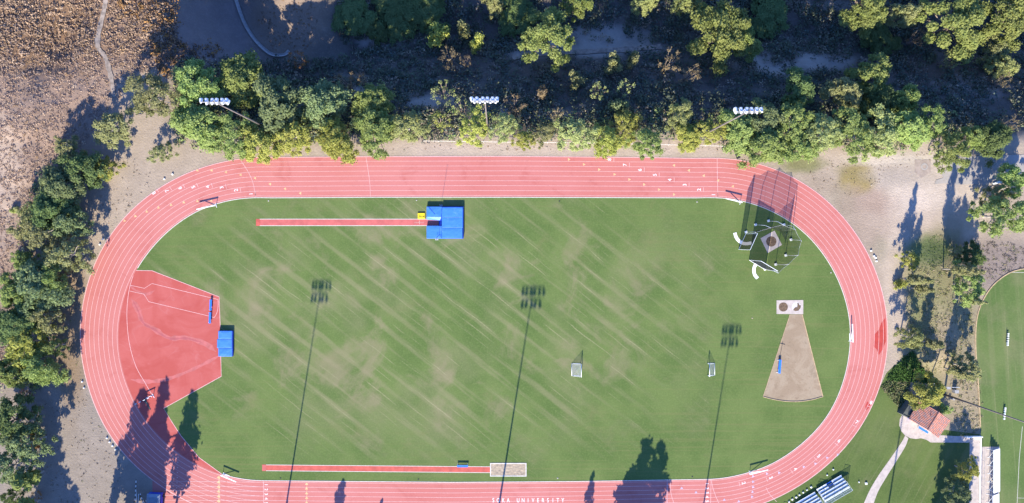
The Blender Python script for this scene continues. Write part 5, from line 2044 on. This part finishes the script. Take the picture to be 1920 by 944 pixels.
# ------------------------------------------------------------------ uncountable growth
def growth(name, pts, rad, cols, per, size, flat=.8, seed=1, var=.3):
    """pts (N,2) world spots; a tuft of leaves over each"""
    rng = np.random.default_rng(seed)
    n_ = len(pts)
    z = terr(pts[:, 0], pts[:, 1])
    idx = np.repeat(np.arange(n_), per)
    d = rng.normal(size=(len(idx), 3))
    d /= np.linalg.norm(d, axis=1, keepdims=True)
    d[:, 2] = np.abs(d[:, 2])
    rr = rad[idx] * (.45 + .55 * rng.random(len(idx)))
    C_ = np.stack([pts[idx, 0], pts[idx, 1], z[idx]], 1) + d * rr[:, None] * np.array([1, 1, flat])
    Nn = d * .7 + rng.normal(size=d.shape) * .55 + np.array([0, 0, .4])
    sz = np.clip(rad[idx] * rng.uniform(size[0], size[1], len(idx)), .07, .5)
    V = leaf_quads(C_, Nn, sz, rng)
    col = cols[idx] * rng.uniform(1 - var, 1 + var, (len(idx), 1))
    o = quads_object(name, V, 'undergrowth', None, col)
    return tag(o, kind='stuff')


def scatter(n_, x0, x1, y0, y1, seed, keep):
    rng = np.random.default_rng(seed)
    X, Y = rng.uniform(x0, x1, n_), rng.uniform(y0, y1, n_)
    m = keep(X, Y, rng)
    X, Y = X[m], Y[m]
    # photo pixel -> ground, by repeated projection
    x, y = (X - NX) * S, (NY - Y) * S
    for _ in range(8):
        z = terr(x, y)
        k = S * (H - z) / H
        x, y = .5 * x + .5 * (X - NX) * k, .5 * y + .5 * (NY - Y) * k
    return X, Y, np.stack([x, y], 1), rng


def pick(rng, n_, table):
    t = np.array([c for c, _ in table])
    p = np.array([w for _, w in table], float)
    return t[rng.choice(len(t), n_, p=p / p.sum())]


# canyon scrub
def keep_c(X, Y, rng):
    d = fbm(X / 55, Y / 38, 61)
    edge = 250 + 12 * np.sin(X / 40)
    base = (Y < edge) & (X > 330 + .0 * Y)
    bowl = ((X < 640) & (Y < 110))
    path = (np.abs(Y - (104 - (X - 960) * .055)) < 9) & (X > 950) & (X < 1245)
    bare = (blob(X, Y, 1545, 115, 60, 14) + blob(X, Y, 1120, 74, 80, 18) + blob(X, Y, 680, 172, 50, 8) + blob(X, Y, 805, 190, 40, 10) + blob(X, Y, 920, 212, 36, 10) + blob(X, Y, 700, 78, 45, 10) + blob(X, Y, 1470, 130, 40, 10)) > .4
    return base & ~bowl & ~(path & (rng.random(len(X)) < .95)) & ~(bare & (rng.random(len(X)) < .85)) & (d + rng.random(len(X)) * .35 > .53)


X, Y, pts, rng = scatter(11500, 330, 2010, -60, 262, 5, keep_c)
cols = pick(rng, len(X), [((.095, .11, .075), 5), ((.12, .135, .082), 4), ((.17, .16, .115), 2.5), ((.21, .17, .13), 1.6), ((.32, .255, .18), .9), ((.095, .12, .10), 2)])
growth('undergrowth', pts, rng.uniform(.6, 1.95, len(X)) * (.7 + .6 * fbm(X / 30, Y / 30, 8)), cols, 30, (.10, .22), .9, 6, .18)


# brown hillside scrub
def keep_h(X, Y, rng):
    d = fbm(X / 26, Y / 22, 71)
    lim = np.interp(Y, [-60, 0, 110, 150, 200, 300, 420, 560, 700], [330, 325, 330, 240, 215, 130, 70, 40, 20])
    path = np.abs(X - np.interp(Y, [-20, 18, 60, 88, 106, 130, 156, 182], [202, 196, 186, 184, 197, 205, 211, 214])) < 8
    return (X < lim) & ~path & (d + .45 * rng.random(len(X)) > .52)


X, Y, pts, rng = scatter(17000, -60, 340, -60, 720, 15, keep_h)
cols = pick(rng, len(X), [((.29, .20, .152), 6), ((.26, .182, .142), 5), ((.33, .24, .185), 3), ((.31, .20, .115), .8), ((.23, .17, .135), 2), ((.37, .28, .215), 1.0)])
up = sst((170 - Y) / 120)
cols = cols * (1.32 - .2 * up[:, None])
cols = cols * (1 - .45 * up[:, None]) + np.array([.33, .21, .12]) * (.45 * up[:, None])
growth('hillside_scrub', pts, rng.uniform(.25, .85, len(X)) * (.7 + .55 * up), cols, 16, (.16, .34), .5, 16, .15)


# low green growth that fills in between the trees along the back straight and the western bank
def keep_r(X, Y, rng):
    a = (X > 330) & (X < 720) & (Y > 150) & (Y < 276)
    b = (X > 1350) & (X < 1790) & (Y > 205) & (Y < 284)
    c = (X > 720) & (X < 1350) & (Y > 205) & (Y < 262) & (rng.random(len(X)) < .75)
    wx = np.interp(Y, [300, 400, 500, 600, 700, 760], [140, 95, 85, 70, 65, 45])
    d = (Y > 300) & (Y < 730) & (np.abs(X - wx + 12) < 40) & (rng.random(len(X)) < .8)
    return (a | b | c | d) & (fbm(X / 30, Y / 24, 131) + rng.random(len(X)) * .4 > .55)


X, Y, pts, rng = scatter(13000, 0, 1800, 145, 735, 75, keep_r)
cols = pick(rng, len(X), [((.19, .24, .09), 5), ((.235, .26, .105), 4), ((.155, .195, .085), 3), ((.28, .255, .14), 1.5), ((.30, .31, .10), 1.2)])
growth('row_understory', pts, rng.uniform(.5, 1.4, len(X)), cols, 22, (.13, .26), 1.5, 76)


# rusty shrubs and tufts scattered over the bowl
def keep_b(X, Y, rng):
    a = (blob(X, Y, 305, 60, 28, 90) + blob(X, Y, 350, 100, 60, 22) + blob(X, Y, 250, 14, 40, 20)) > rng.random(len(X)) * 1.4
    b = (blob(X, Y, 540, 40, 55, 60) > .4) & (rng.random(len(X)) < .5)
    return a | b


X, Y, pts, rng = scatter(2600, 220, 640, -30, 150, 25, keep_b)
cols = pick(rng, len(X), [((.26, .14, .055), 3), ((.20, .12, .07), 3), ((.14, .10, .075), 2)])
growth('bowl_scrub', pts, np.where(X < 450, rng.uniform(.4, 1.2, len(X)), rng.uniform(.15, .4, len(X))), cols, 12, (.18, .36), .8, 26)


# eastern bank: dry grass and ground ivy
def keep_e(X, Y, rng):
    a = (blob(X, Y, 1762, 600, 62, 160, .2) > .4) & (X < 1832)
    b = (blob(X, Y, 1735, 470, 42, 28, .2) > .3) & (rng.random(len(X)) < .08)
    c = (blob(X, Y, 1815, 760, 26, 64, .2) > .4)
    d = (blob(X, Y, 1866, 490, 66, 36, .2) > .4) & (Y < 515 + (1893 - X) * .5)
    return (a | b | c | d) & (fbm(X / 12, Y / 12, 91) + rng.random(len(X)) * .5 > .66) & ~((X > 1700) & (X < 1790) & (Y > 700))


X, Y, pts, rng = scatter(6500, 1670, 1930, 440, 830, 35, keep_e)
cols = pick(rng, len(X), [((.33, .275, .165), 4), ((.27, .245, .125), 4), ((.21, .225, .09), 4), ((.38, .31, .22), 2)])
gr = (blob(X, Y, 1735, 470, 44, 30, .3) > .3)[:, None]
cols = np.where(gr, np.array([.15, .205, .065]), cols)
gy = ((Y < 530) & (X > 1800))[:, None]
cols = np.where(gy & (rng.random((len(X), 1)) < .7), np.array([.20, .165, .14]), cols)
growth('bank_grass', pts, np.where(gr[:, 0], .16, rng.uniform(.2, .5, len(X))), cols, 12, (.18, .36), .28, 36, .15)


def in_poly(X, Y, poly):
    m = np.zeros(len(X), bool)
    j = len(poly) - 1
    for i in range(len(poly)):
        xi, yi = poly[i]
        xj, yj = poly[j]
        m ^= ((yi > Y) != (yj > Y)) & (X < (xj - xi) * (Y - yi) / (yj - yi + 1e-9) + xi)
        j = i
    return m


ivy = [(1652, 726), (1668, 712), (1690, 716), (1700, 700), (1706, 715), (1700, 768), (1692, 772)]
ivy2 = [(1664, 712), (1676, 690), (1696, 668), (1712, 660), (1735, 700), (1745, 720), (1706, 715), (1690, 716)]
X, Y, pts, rng = scatter(4200, 1645, 1750, 655, 775, 45, lambda X, Y, r: in_poly(X, Y, ivy) | in_poly(X, Y, ivy2))
cols = pick(rng, len(X), [((.13, .145, .065), 3), ((.18, .165, .09), 2), ((.08, .11, .04), 2)])
cols = np.where(in_poly(X, Y, ivy2)[:, None], np.array([.06, .115, .03]), cols)
growth('ground_ivy', pts, rng.uniform(.25, .55, len(X)), cols, 9, (.22, .45), .8, 46)


# dry litter along the edges of the track bench
def keep_l(X, Y, rng):
    a = (blob(X, Y, 135, 560, 30, 210, .3) > .3) & (X < 190)
    b = (blob(X, Y, 230, 370, 60, 70, .3) > .3)
    c = (blob(X, Y, 1080, 279, 420, 11, .3) > .3)
    d = (blob(X, Y, 1590, 330, 70, 40, .3) > .4) | (blob(X, Y, 1690, 300, 100, 14, .3) > .4)
    e = (blob(X, Y, 150, 830, 80, 130, .3) > .3)
    r2 = np.where(X < LC[0], np.hypot(X - LC[0], Y - LC[1]), np.where(X > RC[0], np.hypot(X - RC[0], Y - RC[1]), np.abs(Y - 632)))
    return (a | b | c | d | e) & (r2 > 349) & (fbm(X / 14, Y / 14, 101) + .5 * rng.random(len(X)) > .66)


X, Y, pts, rng = scatter(17000, 60, 1800, 262, 960, 55, keep_l)
cols = pick(rng, len(X), [((.25, .18, .12), 4), ((.32, .245, .175), 4), ((.19, .15, .10), 1.5), ((.17, .165, .08), 1.6), ((.28, .17, .09), .8), ((.46, .39, .32), 1.5)])
growth('leaf_litter', pts, rng.uniform(.10, .32, len(X)), cols, 5, (.3, .6), .4, 56)

# ------------------------------------------------------------------ light and camera
w = bpy.data.worlds.new('World')
scene.world = w
w.use_nodes = True
nt = w.node_tree
nt.nodes.clear()
sky = nt.nodes.new('ShaderNodeTexSky')
sky.sky_type = 'NISHITA'
sky.sun_disc = False
sky.sun_elevation = SUN_EL
sky.sun_rotation = math.pi + SUN_AZ
sky.air_density = 1.0
sky.dust_density = .3
sky.ozone_density = 7.0
bg = nt.nodes.new('ShaderNodeBackground')
bg.inputs['Strength'].default_value = .125
wo = nt.nodes.new('ShaderNodeOutputWorld')
tint = nt.nodes.new('ShaderNodeMix')
tint.data_type = 'RGBA'
tint.blend_type = 'MULTIPLY'
tint.inputs[0].default_value = 1.0
tint.inputs[7].default_value = (.78, .90, 1.22, 1)
nt.links.new(sky.outputs[0], tint.inputs[6])
nt.links.new(tint.outputs[2], bg.inputs[0])
nt.links.new(bg.outputs[0], wo.inputs[0])
sl = bpy.data.lights.new('sun', 'SUN')
sl.energy = 4.7
sl.angle = R(.53)
sl.color = (1.0, .935, .745)
so = bpy.data.objects.new('sun', sl)
COL.objects.link(so)
sdir = Vector((SH.x * math.cos(SUN_EL), SH.y * math.cos(SUN_EL), -math.sin(SUN_EL)))
so.rotation_euler = sdir.to_track_quat('-Z', 'Y').to_euler()

cam = bpy.data.cameras.new('camera')
cam.sensor_width = 36
cam.lens = (H / S) / 1920 * 36
cam.shift_x = (960 - NX) / 1920
cam.shift_y = -(472 - NY) / 1920
cam.clip_start = 1
cam.clip_end = 4000
co = bpy.data.objects.new('camera', cam)
COL.objects.link(co)
co.location = (0, 0, H)
scene.camera = co
scene.view_settings.view_transform = 'Standard'
scene.view_settings.look = 'None'
scene.view_settings.exposure = 1.40
scene.view_settings.gamma = 1
scene.view_settings.use_curve_mapping = False
scene.cycles.max_bounces = 6
scene.cycles.transparent_max_bounces = 12
